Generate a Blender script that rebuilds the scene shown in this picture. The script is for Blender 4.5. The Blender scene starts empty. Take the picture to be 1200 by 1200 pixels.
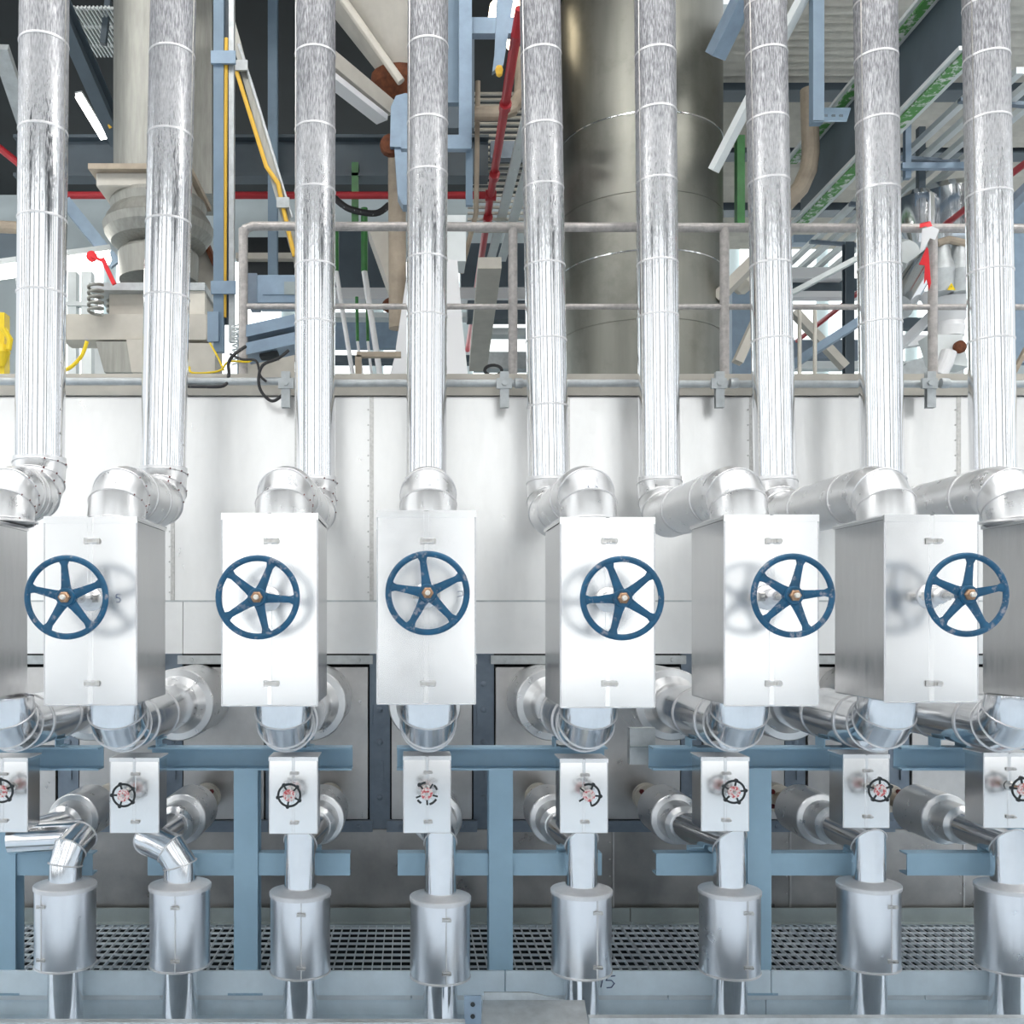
import bpy, math, random
from mathutils import Vector, Matrix
random.seed(7)
R = math.radians
S = bpy.context.scene
COL = S.collection
EYE = 2.6                      # camera height; picture vanishing point is (482,725), f = 1200 px
VX, VY, F = 482.0, 725.0, 1200.0

def P(px, py, Y):
    """pixel of the photograph at real depth Y -> world point"""
    return Vector(((px - VX) * Y / F, Y, EYE + (VY - py) * Y / F))
def X_(px, Y): return (px - VX) * Y / F
def Z_(py, Y): return EYE + (VY - py) * Y / F
def V(*a): return Vector(a)

# ------------------------------------------------------------------ materials
def nodes_of(name):
    m = bpy.data.materials.new(name); m.use_nodes = True
    nt = m.node_tree
    return m, nt, nt.nodes['Principled BSDF']

def mat(name, col, metal=0.0, rough=0.5, var=0.0, vscale=6.0, stretch=(1, 1, 1), rvar=0.0, bump=0.0, bscale=40.0,
        spots=None, spot_lo=.6, spot_hi=.68, spot_scale=9.0):
    m, nt, b = nodes_of(name)
    L = nt.links; N = nt.nodes
    b.inputs['Base Color'].default_value = (*col, 1)
    b.inputs['Metallic'].default_value = metal
    b.inputs['Roughness'].default_value = rough
    geo = N.new('ShaderNodeNewGeometry')
    mp = N.new('ShaderNodeMapping'); mp.inputs['Scale'].default_value = stretch
    L.new(geo.outputs['Position'], mp.inputs['Vector'])
    colout = None
    if var or rvar:
        n = N.new('ShaderNodeTexNoise'); n.inputs['Scale'].default_value = vscale
        n.inputs['Detail'].default_value = 6; n.inputs['Roughness'].default_value = .6
        L.new(mp.outputs[0], n.inputs['Vector'])
        if var:
            r = N.new('ShaderNodeMapRange')
            r.inputs['From Min'].default_value = .3; r.inputs['From Max'].default_value = .7
            r.inputs['To Min'].default_value = 1 - var; r.inputs['To Max'].default_value = 1 + var * .6
            L.new(n.outputs['Fac'], r.inputs['Value'])
            mx = N.new('ShaderNodeVectorMath'); mx.operation = 'SCALE'
            mx.inputs[0].default_value = col
            L.new(r.outputs[0], mx.inputs['Scale'])
            colout = mx.outputs[0]
        if rvar:
            r2 = N.new('ShaderNodeMapRange')
            r2.inputs['From Min'].default_value = .3; r2.inputs['From Max'].default_value = .7
            r2.inputs['To Min'].default_value = max(0.02, rough - rvar); r2.inputs['To Max'].default_value = rough + rvar
            L.new(n.outputs['Fac'], r2.inputs['Value'])
            L.new(r2.outputs[0], b.inputs['Roughness'])
    if spots:
        n2 = N.new('ShaderNodeTexNoise'); n2.inputs['Scale'].default_value = spot_scale
        n2.inputs['Detail'].default_value = 8; n2.inputs['Roughness'].default_value = .7
        L.new(geo.outputs['Position'], n2.inputs['Vector'])
        r3 = N.new('ShaderNodeMapRange')
        r3.inputs['From Min'].default_value = spot_lo; r3.inputs['From Max'].default_value = spot_hi
        L.new(n2.outputs['Fac'], r3.inputs['Value'])
        mc = N.new('ShaderNodeMix'); mc.data_type = 'RGBA'
        L.new(r3.outputs[0], mc.inputs['Factor'])
        if colout: L.new(colout, mc.inputs['A'])
        else: mc.inputs['A'].default_value = (*col, 1)
        mc.inputs['B'].default_value = (*spots, 1)
        colout = mc.outputs['Result']
    if colout: L.new(colout, b.inputs['Base Color'])
    if bump:
        n3 = N.new('ShaderNodeTexNoise'); n3.inputs['Scale'].default_value = bscale; n3.inputs['Detail'].default_value = 3
        L.new(mp.outputs[0], n3.inputs['Vector'])
        bp = N.new('ShaderNodeBump'); bp.inputs['Strength'].default_value = bump; bp.inputs['Distance'].default_value = .01
        L.new(n3.outputs['Fac'], bp.inputs['Height']); L.new(bp.outputs[0], b.inputs['Normal'])
    return m

def emit(name, col, s):
    m, nt, b = nodes_of(name)
    b.inputs['Base Color'].default_value = (*col, 1)
    b.inputs['Emission Color'].default_value = (*col, 1)
    b.inputs['Emission Strength'].default_value = s
    return m

def dusty_metal():
    """aluminium cladding, streaky, with grey process dust, darkened upward to stand in for dimness overhead"""
    m, nt, b = nodes_of('cladding_aluminium'); L = nt.links; N = nt.nodes
    b.inputs['Metallic'].default_value = 1
    geo = N.new('ShaderNodeNewGeometry')
    mp = N.new('ShaderNodeMapping'); mp.inputs['Scale'].default_value = (55, 55, 7)
    L.new(geo.outputs['Position'], mp.inputs['Vector'])
    n = N.new('ShaderNodeTexNoise'); n.inputs['Scale'].default_value = 3; n.inputs['Detail'].default_value = 4; n.inputs['Roughness'].default_value = .6
    L.new(mp.outputs[0], n.inputs['Vector'])
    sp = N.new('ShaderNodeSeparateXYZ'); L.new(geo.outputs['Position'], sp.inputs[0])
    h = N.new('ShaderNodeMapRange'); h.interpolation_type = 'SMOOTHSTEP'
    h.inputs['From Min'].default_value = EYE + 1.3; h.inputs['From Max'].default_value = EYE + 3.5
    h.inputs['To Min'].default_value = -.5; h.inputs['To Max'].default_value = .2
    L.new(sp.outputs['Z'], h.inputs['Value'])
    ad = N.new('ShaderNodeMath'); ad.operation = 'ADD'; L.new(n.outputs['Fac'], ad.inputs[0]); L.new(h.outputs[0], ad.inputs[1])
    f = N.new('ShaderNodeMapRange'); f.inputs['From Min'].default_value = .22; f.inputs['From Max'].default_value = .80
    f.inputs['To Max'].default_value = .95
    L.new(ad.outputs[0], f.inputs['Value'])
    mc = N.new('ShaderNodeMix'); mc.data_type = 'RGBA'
    mc.inputs['A'].default_value = (.84, .85, .87, 1); mc.inputs['B'].default_value = (.15, .15, .165, 1)  # dust tone also carries the dimness of the pipe tops in its colour
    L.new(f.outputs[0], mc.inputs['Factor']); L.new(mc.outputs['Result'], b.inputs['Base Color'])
    ro = N.new('ShaderNodeMapRange'); ro.inputs['To Min'].default_value = .10; ro.inputs['To Max'].default_value = .75
    L.new(f.outputs[0], ro.inputs['Value']); L.new(ro.outputs[0], b.inputs['Roughness'])
    me = N.new('ShaderNodeMapRange'); me.inputs['To Min'].default_value = 1; me.inputs['To Max'].default_value = .25
    L.new(f.outputs[0], me.inputs['Value']); L.new(me.outputs[0], b.inputs['Metallic'])
    return m

M = dict(
    clad=dusty_metal(),
    elbow=mat('elbow_aluminium', (.84, .85, .87), 1, .14, var=.06, vscale=12, rvar=.05),
    elbowd=mat('dusty_elbow_aluminium', (.82, .825, .83), .9, .31, var=.05, vscale=12, rvar=.06),
    bead=mat('joint_bead', (.74, .74, .75), .6, .42, var=.08, vscale=30),
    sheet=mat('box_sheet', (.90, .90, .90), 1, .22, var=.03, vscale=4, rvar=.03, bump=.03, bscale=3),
    dustcap=mat('dusty_lid', (.78, .78, .79), .5, .5, var=.08, vscale=14),
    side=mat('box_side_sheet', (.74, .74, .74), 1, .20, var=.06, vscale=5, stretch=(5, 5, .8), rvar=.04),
    can=mat('can_sheet', (.82, .83, .86), 1, .30, var=.03, vscale=5, rvar=.03),
    wall=mat('wall_sheet', (.90, .895, .88), 1, .33, var=.05, vscale=4, stretch=(2.5, 1, .8), rvar=.06, bump=.05, bscale=1.6),
    band=mat('wall_band_sheet', (.86, .86, .85), 1, .36, var=.05, vscale=4),
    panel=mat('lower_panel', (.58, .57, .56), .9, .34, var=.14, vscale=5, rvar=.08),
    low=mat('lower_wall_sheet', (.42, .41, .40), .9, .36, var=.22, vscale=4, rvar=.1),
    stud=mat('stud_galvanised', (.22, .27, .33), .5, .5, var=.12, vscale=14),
    blue=mat('steel_blue_paint', (.30, .46, .58), 0, .45, var=.07, vscale=5),
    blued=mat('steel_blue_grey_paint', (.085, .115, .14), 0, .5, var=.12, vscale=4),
    blueu=mat('grey_blue_paint', (.19, .27, .35), 0, .5, var=.1, vscale=6),
    bluel=mat('light_blue_galvanised', (.27, .36, .46), .25, .45, var=.12, vscale=9),
    galv=mat('galvanised', (.52, .55, .56), .55, .45, var=.16, vscale=16),
    beam=mat('plinth_paint', (.72, .83, .90), .15, .36, var=.08, vscale=7),
    grate=mat('grating_galvanised', (.66, .71, .74), .35, .45, var=.1),
    toe=mat('toe_plate', (.33, .38, .38), .3, .5, var=.12),
    wheel=mat('wheel_blue', (.006, .095, .20), 0, .42, var=.25, vscale=18, spots=(.30, .31, .36), spot_lo=.56, spot_hi=.66, spot_scale=26, bump=.08, bscale=60),
    brass=mat('stem_rusty_brass', (.42, .26, .16), .7, .4, var=.4, vscale=50),
    rail=mat('rail_weathered', (.50, .47, .45), .35, .45, var=.25, vscale=30),
    white=mat('stem_tip', (.85, .8, .72), .3, .4),
    clip=mat('latch_steel', (.6, .59, .57), 1, .3, var=.2, vscale=60),
    black=mat('black_enamel', (.012, .018, .022), 0, .35),
    red=mat('red_plate', (.62, .10, .11), 0, .4, spots=(.8, .7, .68), spot_lo=.47, spot_hi=.50, spot_scale=90),
    flange=mat('flange_cream', (.72, .68, .60), .1, .55, var=.1),
    boltred=mat('dark_red_bolt', (.12, .006, .008), 0, .5),
    ink=mat('ink', (.03, .06, .16), 0, .6),
    rust=mat('rust', (.16, .05, .02), .1, .8, var=.5, vscale=20),
    cream=mat('cream_dusty_paint', (.56, .53, .47), 0, .6, var=.1, vscale=6),
    beige=mat('beige_pipe', (.42, .35, .27), 0, .6, var=.2, vscale=8),
    dull=mat('dull_duct', (.36, .36, .33), .75, .5, var=.18, vscale=8, stretch=(4, 4, .5)),
    vessel=mat('vessel_steel', (.27, .27, .24), .95, .40, var=.13, vscale=3, stretch=(3, 3, .35), rvar=.06, spots=(.20, .20, .175), spot_lo=.5, spot_hi=.75, spot_scale=3),
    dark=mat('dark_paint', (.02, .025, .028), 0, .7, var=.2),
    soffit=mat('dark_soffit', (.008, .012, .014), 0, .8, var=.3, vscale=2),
    fire=mat('fire_red', (.42, .02, .03), 0, .4, var=.1),
    ribbon=mat('ribbon_red', (.80, .02, .03), 0, .5),
    paper=mat('white_plastic', (.85, .85, .86), 0, .5),
    yellow=mat('cable_yellow', (.80, .48, .05), 0, .45),
    yel2=mat('yellow_paint', (.85, .62, .02), 0, .4),
    green=mat('green_paint', (.02, .17, .03), 0, .4, var=.3, vscale=9),
    greenw=mat('green_white_flake', (.10, .33, .08), 0, .5, spots=(.75, .78, .74), spot_lo=.5, spot_hi=.58, spot_scale=14),
    pale=mat('pale_steel', (.74, .78, .78), .1, .45, var=.06),
    farwall=mat('far_wall_paint', (.50, .56, .57), 0, .7, var=.1, vscale=1.5),
    corr=mat('corrugated_soffit', (.62, .60, .54), .2, .5, var=.15, vscale=6),
    hall=mat('hall_wall_paint', (.40, .41, .42), 0, .7),
    floor=mat('floor_epoxy', (.58, .68, .78), 0, .3, var=.1, vscale=1.5),
    ceil=mat('ceiling_dark', (.06, .063, .066), 0, .8),
    cable=mat('black_cable', (.02, .02, .022), 0, .4, spots=(.5, .5, .5), spot_lo=.62, spot_hi=.66, spot_scale=30),
    window=emit('lit_window', (1.0, 1.0, .99), .96),
    farglow=emit('far_glow_pane', (.95, 1.0, 1.0), 1.8),
    lamp=emit('lamp_tube', (1.0, .98, .93), 9.0),
    warm=emit('lamp_warm', (1.0, .85, .62), 8.0),
    fillglow=emit('fill_lamp_glow', (1.0, .98, .95), 26.0),
    caution=mat('caution_yellow', (.9, .65, .0), 0, .4),
)

# ------------------------------------------------------------------ mesh building
class MB:
    def __init__(s): s.v = []; s.f = []
    def add(s, vs, fs):
        b = len(s.v); s.v += [Vector(x) for x in vs]; s.f += [tuple(b + i for i in q) for q in fs]; return s
    def box(s, lo, hi, bev=0.0):
        lo, hi = Vector(lo), Vector(hi)
        c = (lo + hi) / 2; h = (hi - lo) / 2
        if bev <= 0:
            vs = [c + V(h.x * x, h.y * y, h.z * z) for x in (-1, 1) for y in (-1, 1) for z in (-1, 1)]
            return s.add(vs, [(0, 1, 3, 2), (4, 6, 7, 5), (0, 4, 5, 1), (2, 3, 7, 6), (0, 2, 6, 4), (1, 5, 7, 3)])
        # chamfered vertical and front edges
        prof = [(-h.x + bev, -h.y), (h.x - bev, -h.y), (h.x, -h.y + bev), (h.x, h.y - bev), (h.x - bev, h.y), (-h.x + bev, h.y), (-h.x, h.y - bev), (-h.x, -h.y + bev)]
        n = len(prof); vs = []
        k = 1 - bev / max(h.x, .001)
        for z, q in ((-h.z, k), (-h.z + bev, 1), (h.z - bev, 1), (h.z, k)):
            for x, y in prof:
                vs.append(c + V(x * q, y * q, z))
        fs = [tuple(reversed(range(n))), tuple(range(3 * n, 4 * n))]
        for r in range(3):
            for i in range(n):
                j = (i + 1) % n
                fs.append((r * n + i, r * n + j, r * n + n + j, r * n + n + i))
        return s.add(vs, fs)
    def prof(s, a, b, pts, up=(0, 0, 1)):
        """extrude a 2-D outline (x across, y along up) from a to b"""
        a, b = Vector(a), Vector(b); d = (b - a).normalized(); up = Vector(up)
        if abs(d.dot(up)) > .98: up = V(0, 1, 0)
        x = d.cross(up).normalized(); y = x.cross(d).normalized()
        n = len(pts)
        vs = [a + x * p + y * q for p, q in pts] + [b + x * p + y * q for p, q in pts]
        fs = [tuple(range(n)), tuple(reversed(range(n, 2 * n)))]
        fs += [(i, n + i, n + (i + 1) % n, (i + 1) % n) for i in range(n)]
        return s.add(vs, fs)
    def bar(s, a, b, w, h, up=(0, 0, 1)):
        return s.prof(a, b, [(-w / 2, -h / 2), (w / 2, -h / 2), (w / 2, h / 2), (-w / 2, h / 2)], up)
    def ibeam(s, a, b, w, h, t=.012, up=(0, 0, 1)):
        W, H = w / 2, h / 2
        return s.prof(a, b, [(-W, -H), (W, -H), (W, -H + t), (t / 2, -H + t), (t / 2, H - t), (W, H - t), (W, H), (-W, H), (-W, H - t), (-t / 2, H - t), (-t / 2, -H + t), (-W, -H + t)], up)
    def channel(s, a, b, w, h, t=.008, up=(0, 0, 1)):
        W, H = w / 2, h / 2
        return s.prof(a, b, [(-W, -H), (W, -H), (W, -H + t), (-W + t, -H + t), (-W + t, H - t), (W, H - t), (W, H), (-W, H)], up)
    def rings(s, pts, r, n, closed=False):
        pts = [Vector(p) for p in pts]; N = len(pts)
        ds = []
        for i in range(N if closed else N - 1): ds.append((pts[(i + 1) % N] - pts[i]).normalized())
        d0 = ds[0]
        u = d0.cross(V(0, 0, 1) if abs(d0.z) < .9 else V(1, 0, 0)).normalized()
        out = []; frames = []
        cur = ds[-1] if closed else ds[0]
        for i in range(N):
            rr = r[i] if isinstance(r, (list, tuple)) else r
            if closed: din, dout = ds[i - 1], ds[i]
            else: din = ds[max(i - 1, 0)]; dout = ds[min(i, len(ds) - 1)]
            if i == 0 and closed: u = (u - din * u.dot(din)).normalized()
            w = din.cross(u).normalized()
            nrm = (din + dout)
            nrm = nrm.normalized() if nrm.length > 1e-6 else din
            ring = []
            for k in range(n):
                a = 2 * math.pi * k / n
                o = u * math.cos(a) * rr + w * math.sin(a) * rr
                t = -(o.dot(nrm)) / max(.2, din.dot(nrm))
                ring.append(pts[i] + o + din * t)
            out.append(ring)
            q = din.rotation_difference(dout); u = (q @ u); u = (u - dout * u.dot(dout)).normalized()
        return out
    def tube(s, pts, r, n=28, caps=True, closed=False):
        rg = s.rings(pts, r, n, closed); N = len(rg)
        vs = [p for g in rg for p in g]; fs = []
        for i in range(N if closed else N - 1):
            a, b = i * n, ((i + 1) % N) * n
            sh = 0
            if closed and i == N - 1:
                sh = min(range(n), key=lambda k: (rg[0][k] - rg[-1][0]).length)
            for k in range(n):
                l = (k + 1) % n
                fs.append((a + k, a + l, b + (l + sh) % n, b + (k + sh) % n))
        if caps and not closed:
            fs.append(tuple(reversed(range(n)))); fs.append(tuple(range((N - 1) * n, N * n)))
        return s.add(vs, fs)
    def loop(s, ring, r, n=6): return s.tube(ring, r, n, closed=True)
    def lathe(s, o, axis, pr, n=32):
        """pr: (radius, distance along axis) pairs"""
        o = Vector(o); d = Vector(axis).normalized()
        u = d.cross(V(0, 0, 1) if abs(d.z) < .9 else V(1, 0, 0)).normalized(); w = d.cross(u)
        vs = []; fs = []
        for r, h in pr:
            for k in range(n):
                a = 2 * math.pi * k / n
                vs.append(o + d * h + (u * math.cos(a) + w * math.sin(a)) * r)
        for i in range(len(pr) - 1):
            for k in range(n):
                l = (k + 1) % n
                fs.append((i * n + k, i * n + l, (i + 1) * n + l, (i + 1) * n + k))
        fs.append(tuple(reversed(range(n)))); fs.append(tuple(range((len(pr) - 1) * n, len(pr) * n)))
        return s.add(vs, fs)
    def plate(s, pts, th):
        """flat outline extruded along th"""
        pts = [Vector(p) for p in pts]; th = Vector(th); n = len(pts)
        vs = pts + [p + th for p in pts]
        fs = [tuple(range(n)), tuple(reversed(range(n, 2 * n)))] + [(i, n + i, n + (i + 1) % n, (i + 1) % n) for i in range(n)]
        return s.add(vs, fs)
    def build(s, name, m, parent=None, base=None, angle=20):
        o0 = parent_base.get(parent.name, V(0, 0, 0)) if parent else (Vector(base) if base is not None else None)
        if o0 is None:
            lo = [min(p[i] for p in s.v) for i in range(3)]; hi = [max(p[i] for p in s.v) for i in range(3)]
            o0 = V((lo[0] + hi[0]) / 2, (lo[1] + hi[1]) / 2, lo[2])
        me = bpy.data.meshes.new(name)
        me.from_pydata([tuple(p - o0) for p in s.v], [], s.f)
        me.materials.append(M[m] if isinstance(m, str) else m)
        import bmesh
        bm = bmesh.new(); bm.from_mesh(me); bmesh.ops.recalc_face_normals(bm, faces=bm.faces); bm.to_mesh(me); bm.free()
        for p in me.polygons: p.use_smooth = True
        me.set_sharp_from_angle(angle=R(angle))
        o = bpy.data.objects.new(name, me); COL.objects.link(o)
        if parent: o.parent = parent
        else: o.location = o0
        parent_base[o.name] = o0
        return o
parent_base = {}

def smooth(pts, n=6):
    pts = [Vector(p) for p in pts]; out = []
    for i in range(len(pts) - 1):
        p0 = pts[max(i - 1, 0)]; p1 = pts[i]; p2 = pts[i + 1]; p3 = pts[min(i + 2, len(pts) - 1)]
        for k in range(n):
            t = k / n
            out.append(.5 * (2 * p1 + (p2 - p0) * t + (2 * p0 - 5 * p1 + 4 * p2 - p3) * t * t + (3 * p1 - p0 - 3 * p2 + p3) * t ** 3))
    return out + [pts[-1]]
def tag(o, label=None, cat=None, group=None, kind=None):
    if label: o['label'] = label
    if cat: o['category'] = cat
    if group: o['group'] = group
    if kind: o['kind'] = kind
    return o
def thing(name, label, cat, base, group=None):
    o = bpy.data.objects.new(name, None); o.empty_display_size = .1; COL.objects.link(o)
    o.location = base; parent_base[o.name] = Vector(base)
    return tag(o, label, cat, group)
def struct(o): o['kind'] = 'structure'; return o

def arc(c, r, a0, a1, n, pl='yz'):
    """points of an arc round c=(X,Y,Z) in the Y-Z plane"""
    out = []
    for i in range(n + 1):
        a = R(a0 + (a1 - a0) * i / n)
        out.append(V(c[0], c[1] + r * math.cos(a), c[2] + r * math.sin(a)))
    return out
def stroke(name, pts, r, parent, m='ink'):
    mb = MB()
    for pl in pts: mb.tube(pl, r, 6)
    return mb.build(name, m, parent)

ORD = ['first', 'second', 'third', 'fourth', 'fifth', 'sixth', 'seventh', 'eighth', 'ninth']

# ------------------------------------------------------------------ measured rows
YB0, YB1 = 4.40, 4.93            # big valve boxes: front and rear
YE = 4.78                        # big elbows
box_px = [(-131, -21, 605, 826), (52, 160, 605, 826), (260, 372, 601, 827), (442, 557, 598, 825), (657, 767, 606, 829), (849, 959, 603, 827), (1037, 1146, 603, 823), (1231, 1340, 603, 823)]
el_px = [5, 136, 332, 502, 690, 867, 1040, 1190]
EX = [X_(p, YE) for p in el_px]
riser = [(52, 46.5, 5.25), (203, 191, 5.6), (369.5, 369, 6.2), (501.5, 499.5, 6.2), (633, 643, 6.2), (767.5, 773, 6.2), (897, 908, 6.2), (1026, 1034, 6.1), (1155, 1164, 5.9)]
bands = [(52, 155, 258, 345), (65, 160, 262, 350), (65, 153, 225, 313, 380), (55, 145, 205, 305, 372), (65, 152, 222, 313, 400, 477), (65, 133, 215, 310, 372),
         (8, 65, 143, 215, 312, 400), (5, 70, 145, 225, 315, 380), (8, 70, 143, 230, 320, 400)]

# ------------------------------------------------------------------ risers
ZR = EYE + .605
def riser_pipe(i):
    pt, pb, Y = riser[i]
    xb = X_(pb, Y); xt = X_(pt, Y)
    br = .185 if Y < 5.7 else .215
    re = .131; zc = ZR
    ex = EX[i] if i < 8 else X_(1320, YE)
    zb, zt = ZR + br + .005, min(Z_(-130, Y), EYE + 5.0)
    k = (zt - zb) / (Z_(0, Y) - Z_(550, Y))
    top = V(xb + (xt - xb) * k, Y, zt); bot = V(xb, Y, zb)
    labs = ['first silver riser pipe from the left, beside the picture edge', 'second silver riser pipe from the left with riveted elbow, before the grey duct',
            'third silver riser pipe, just beside the grey junction box on the railing', 'silver riser pipe rising straight behind the middle valve box with no side jog',
            'fifth silver riser pipe, between the red sprinkler pipe and the big vessel', 'silver riser pipe standing in front of the middle of the big vessel',
            'seventh silver riser pipe, just past the vessel beside the green post', 'eighth silver riser pipe, in front of the big sloping girder',
            'silver riser pipe beyond the red ribbon, nearest the right picture edge']
    t = thing('insulated_riser_pipe', labs[i], 'pipe', (xb, Y, EYE + .3), 'silver riser pipes in a row')
    r = .1225
    MB().tube([bot, top], r, 40).build('cladding', 'clad', t)
    for y in bands[i]:
        z = Z_(y, Y); q = (z - bot.z) / (top.z - bot.z); c = bot.lerp(top, q)
        MB().lathe(c, top - bot, [(r - .002, -.008), (r + .002, -.007), (r + .003, 0), (r + .002, .005), (r - .002, .006)], 40).build('joint_band', 'bead', t)
    # longitudinal lap seam
    sx = r * .97 if i in (0, 1) else -r * .9
    mb = MB(); sy = -.03 if i < 2 else -.055
    mb.tube([bot + V(sx, sy, 0), top + V(sx, sy, 0)], .004, 6)
    if i in (0, 1):
        for kk in range(9): mb.lathe(bot + V(sx, sy - .004, .03 + .12 * kk), (1, -.3, 0), [(.006, 0), (.005, .006), (.001, .008)], 8)
    mb.build('lap_seam', 'clip', t)
    # rear elbow, run, front elbow (all in the vertical plane of the run)
    h = V(ex - xb, YE - Y, 0).normalized()
    rear = [bot + V(0, 0, .03)] + [V(xb, Y, 0) + h * br * (1 - math.cos(R(q))) + V(0, 0, zc + br - br * math.sin(R(q))) for q in (0, 30, 60, 90)]
    fr = .155
    front = [V(ex, YE, 0) - h * fr * (1 - math.sin(R(q))) + V(0, 0, zc - fr + fr * math.cos(R(q))) for q in (0, 30, 60, 90)]
    front.append(V(ex, YE, EYE + .4475))
    if front[-1].z > front[-2].z - .002: front.pop()
    er = MB().tube(rear, re, 36).build('rear_elbow', 'elbowd', t)
    a, b = rear[-1], front[0]
    MB().tube([a, b], re, 36).build('horizontal_run', 'elbowd', t)
    ef = MB().tube(front, re, 36).build('front_elbow', 'elbowd', t)
    mb = MB()
    for pts, eo in ((rear, er), (front, ef)):
        rg = mb.rings(pts, re + .001, 36)
        for g in rg[1:-1]: MB().loop(g, .004).build('gore_bead', 'bead', eo)
    d = (b - a)
    for q in (.3, .8): MB().lathe(a.lerp(b, q), d, [(re, -.012), (re + .005, -.01), (re + .005, .01), (re, .012)], 36).build('joint_band', 'bead', t)
    MB().lathe(V(ex, YE, EYE + .447), (0, 0, 1), [(re + .02, .0), (re + .018, .008), (re, .014)], 36).build('base_collar', 'bead', t)
    if i in (0, 1, 2):
        mb = MB(); rg = mb.rings(rear, re + .002, 36)
        for g in rg[1:-1]:
            for q in range(36):
                p = g[q]
                c = rear[rg.index(g)]
                o = (p - c).normalized()
                if o.y < .2 and o.x > .3 and q % 3 == 0: mb.lathe(p, o, [(.005, 0), (.004, .005), (.001, .007)], 8)
        for kk in range(12):
            an = R(200 + 30 * kk)
        rg = mb.rings(front, re + .002, 36)
        for g in rg[1:-1]:
            for q in range(0, 36, 2):
                c = front[rg.index(g)]; o = (g[q] - c).normalized()
                if o.x > .65: mb.lathe(g[q], o, [(.004, 0), (.0035, .004), (.001, .006)], 8)
        mb.build('seam_screw', 'boltred', t)
    if i == 4:   # faint pen mark on the elbow
        c = V(ex, YE - .02, zc + .01)
        q = lambda x, z: V(ex + x, YE - math.sqrt(max(0, .16 ** 2 - 0)) * .86 + .045, zc - .035 + z)
        stroke('pen_mark', [[q(-.02, 0), q(-.02, .04), q(0, 0), q(0, .04)], [q(.01, .03), q(.02, .036), q(.026, .026), q(.01, 0), q(.028, 0)]], .0012, t)
for i in range(9): riser_pipe(i)

# ------------------------------------------------------------------ big valve boxes
def latch(parent, x, y, z, s=1.0):
    mb = MB(); mb.box((x - .026 * s, y - .006, z - .013 * s), (x - .006 * s, y, z + .013 * s))
    mb.box((x - .007 * s, y - .003, z - .008 * s), (x + .009 * s, y, z + .008 * s))
    mb.box((x + .008 * s, y - .008, z - .012 * s), (x + .040 * s, y, z + .012 * s))
    l = mb.build('latch', 'clip', parent)
    MB().tube([V(x - .02 * s, y - .01, z - .009 * s), V(x + .03 * s, y - .014, z - .009 * s), V(x + .034 * s, y - .014, z), V(x + .03 * s, y - .014, z + .009 * s), V(x - .02 * s, y - .01, z + .009 * s)], .0022 * s, 6).build('wire_loop', 'bead', l)
    MB().box((x + .018 * s, y - .016, z - .006 * s), (x + .042 * s, y - .006, z + .006 * s)).build('lever', 'clip', l)

def make_box(name, label, grp, x0, x1, z0, z1, y0, y1, lat, s=1.0, lip=.03):
    t = thing(name, label, 'valve box', ((x0 + x1) / 2, (y0 + y1) / 2, z0), grp)
    w = x1 - x0; xm = (x0 + x1) / 2
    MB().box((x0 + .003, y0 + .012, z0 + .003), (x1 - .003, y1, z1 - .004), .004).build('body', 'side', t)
    for a, b in ((x0, xm - .004), (xm + .004, x1)):
        MB().box((a, y0, z0), (b, y0 + .014, z1 - lip), .003).build('door', 'sheet', t)
    MB().box((xm - .011 * s, y0 - .006, z0 + .002), (xm + .011 * s, y0 + .004, z1 - .002), .002).build('centre_seam', 'sheet', t)
    mb = MB()
    mb.box((x0 - .003, y0 - .003, z1 - lip), (xm - .006, y0 + .012, z1)); mb.box((xm + .006, y0 - .003, z1 - lip), (x1 + .003, y0 + .012, z1))
    mb.box((x1 - .0, y0 + .012, z1 - .02), (x1 + .003, y1 + .004, z1 - .006)); mb.box((x0 - .003, y0 + .012, z1 - .02), (x0, y1 + .004, z1 - .006))
    mb.build('lid_fold', 'sheet', t)
    MB().box((x0 - .003, y0 + .012, z1 - .006), (x1 + .003, y1 + .004, z1)).build('lid', 'dustcap', t)
    mb = MB()
    for xx in (x0, x1):
        mb.tube([V(xx, y0 + .002, z0), V(xx, y0 + .002, z1 - lip)], .004 * s, 6)
    mb.tube([V(x0, y0 + .002, z0), V(x1, y0 + .002, z0)], .004 * s, 6)
    mb.build('edge_fold', 'bead', t)
    for lz in lat:
        latch(t, xm, y0 - .004, lz, s)
    return t

big_lab = ['first silver valve box, only its side showing at the left picture edge', 'silver valve box with a handwritten 5 beside its handwheel', 'third valve box, the brightest face left of the middle one',
           'middle silver valve box seen straight on, with a pen mark inside the wheel', 'bright valve box just right of the middle one, thin strip of side showing', 'sixth valve box, two before the right picture edge with broad grey side',
           'valve box with the mirrored handwheel clear in its front sheet', 'last silver valve box, only its dark side showing at the right picture edge']
BOX = []
for i, (a, b, y0, y1) in enumerate(box_px):
    x0, x1 = X_(a, YB0), X_(b, YB0); z1, z0 = Z_(y0, YB0), Z_(y1, YB0)
    t = make_box('valve_box', big_lab[i], 'large valve boxes in a row', x0, x1, z0, z1, YB0, YB1, (Z_(634, YB0), Z_(801, YB0)))
    BOX.append((t, x0, x1, z0, z1))

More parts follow.
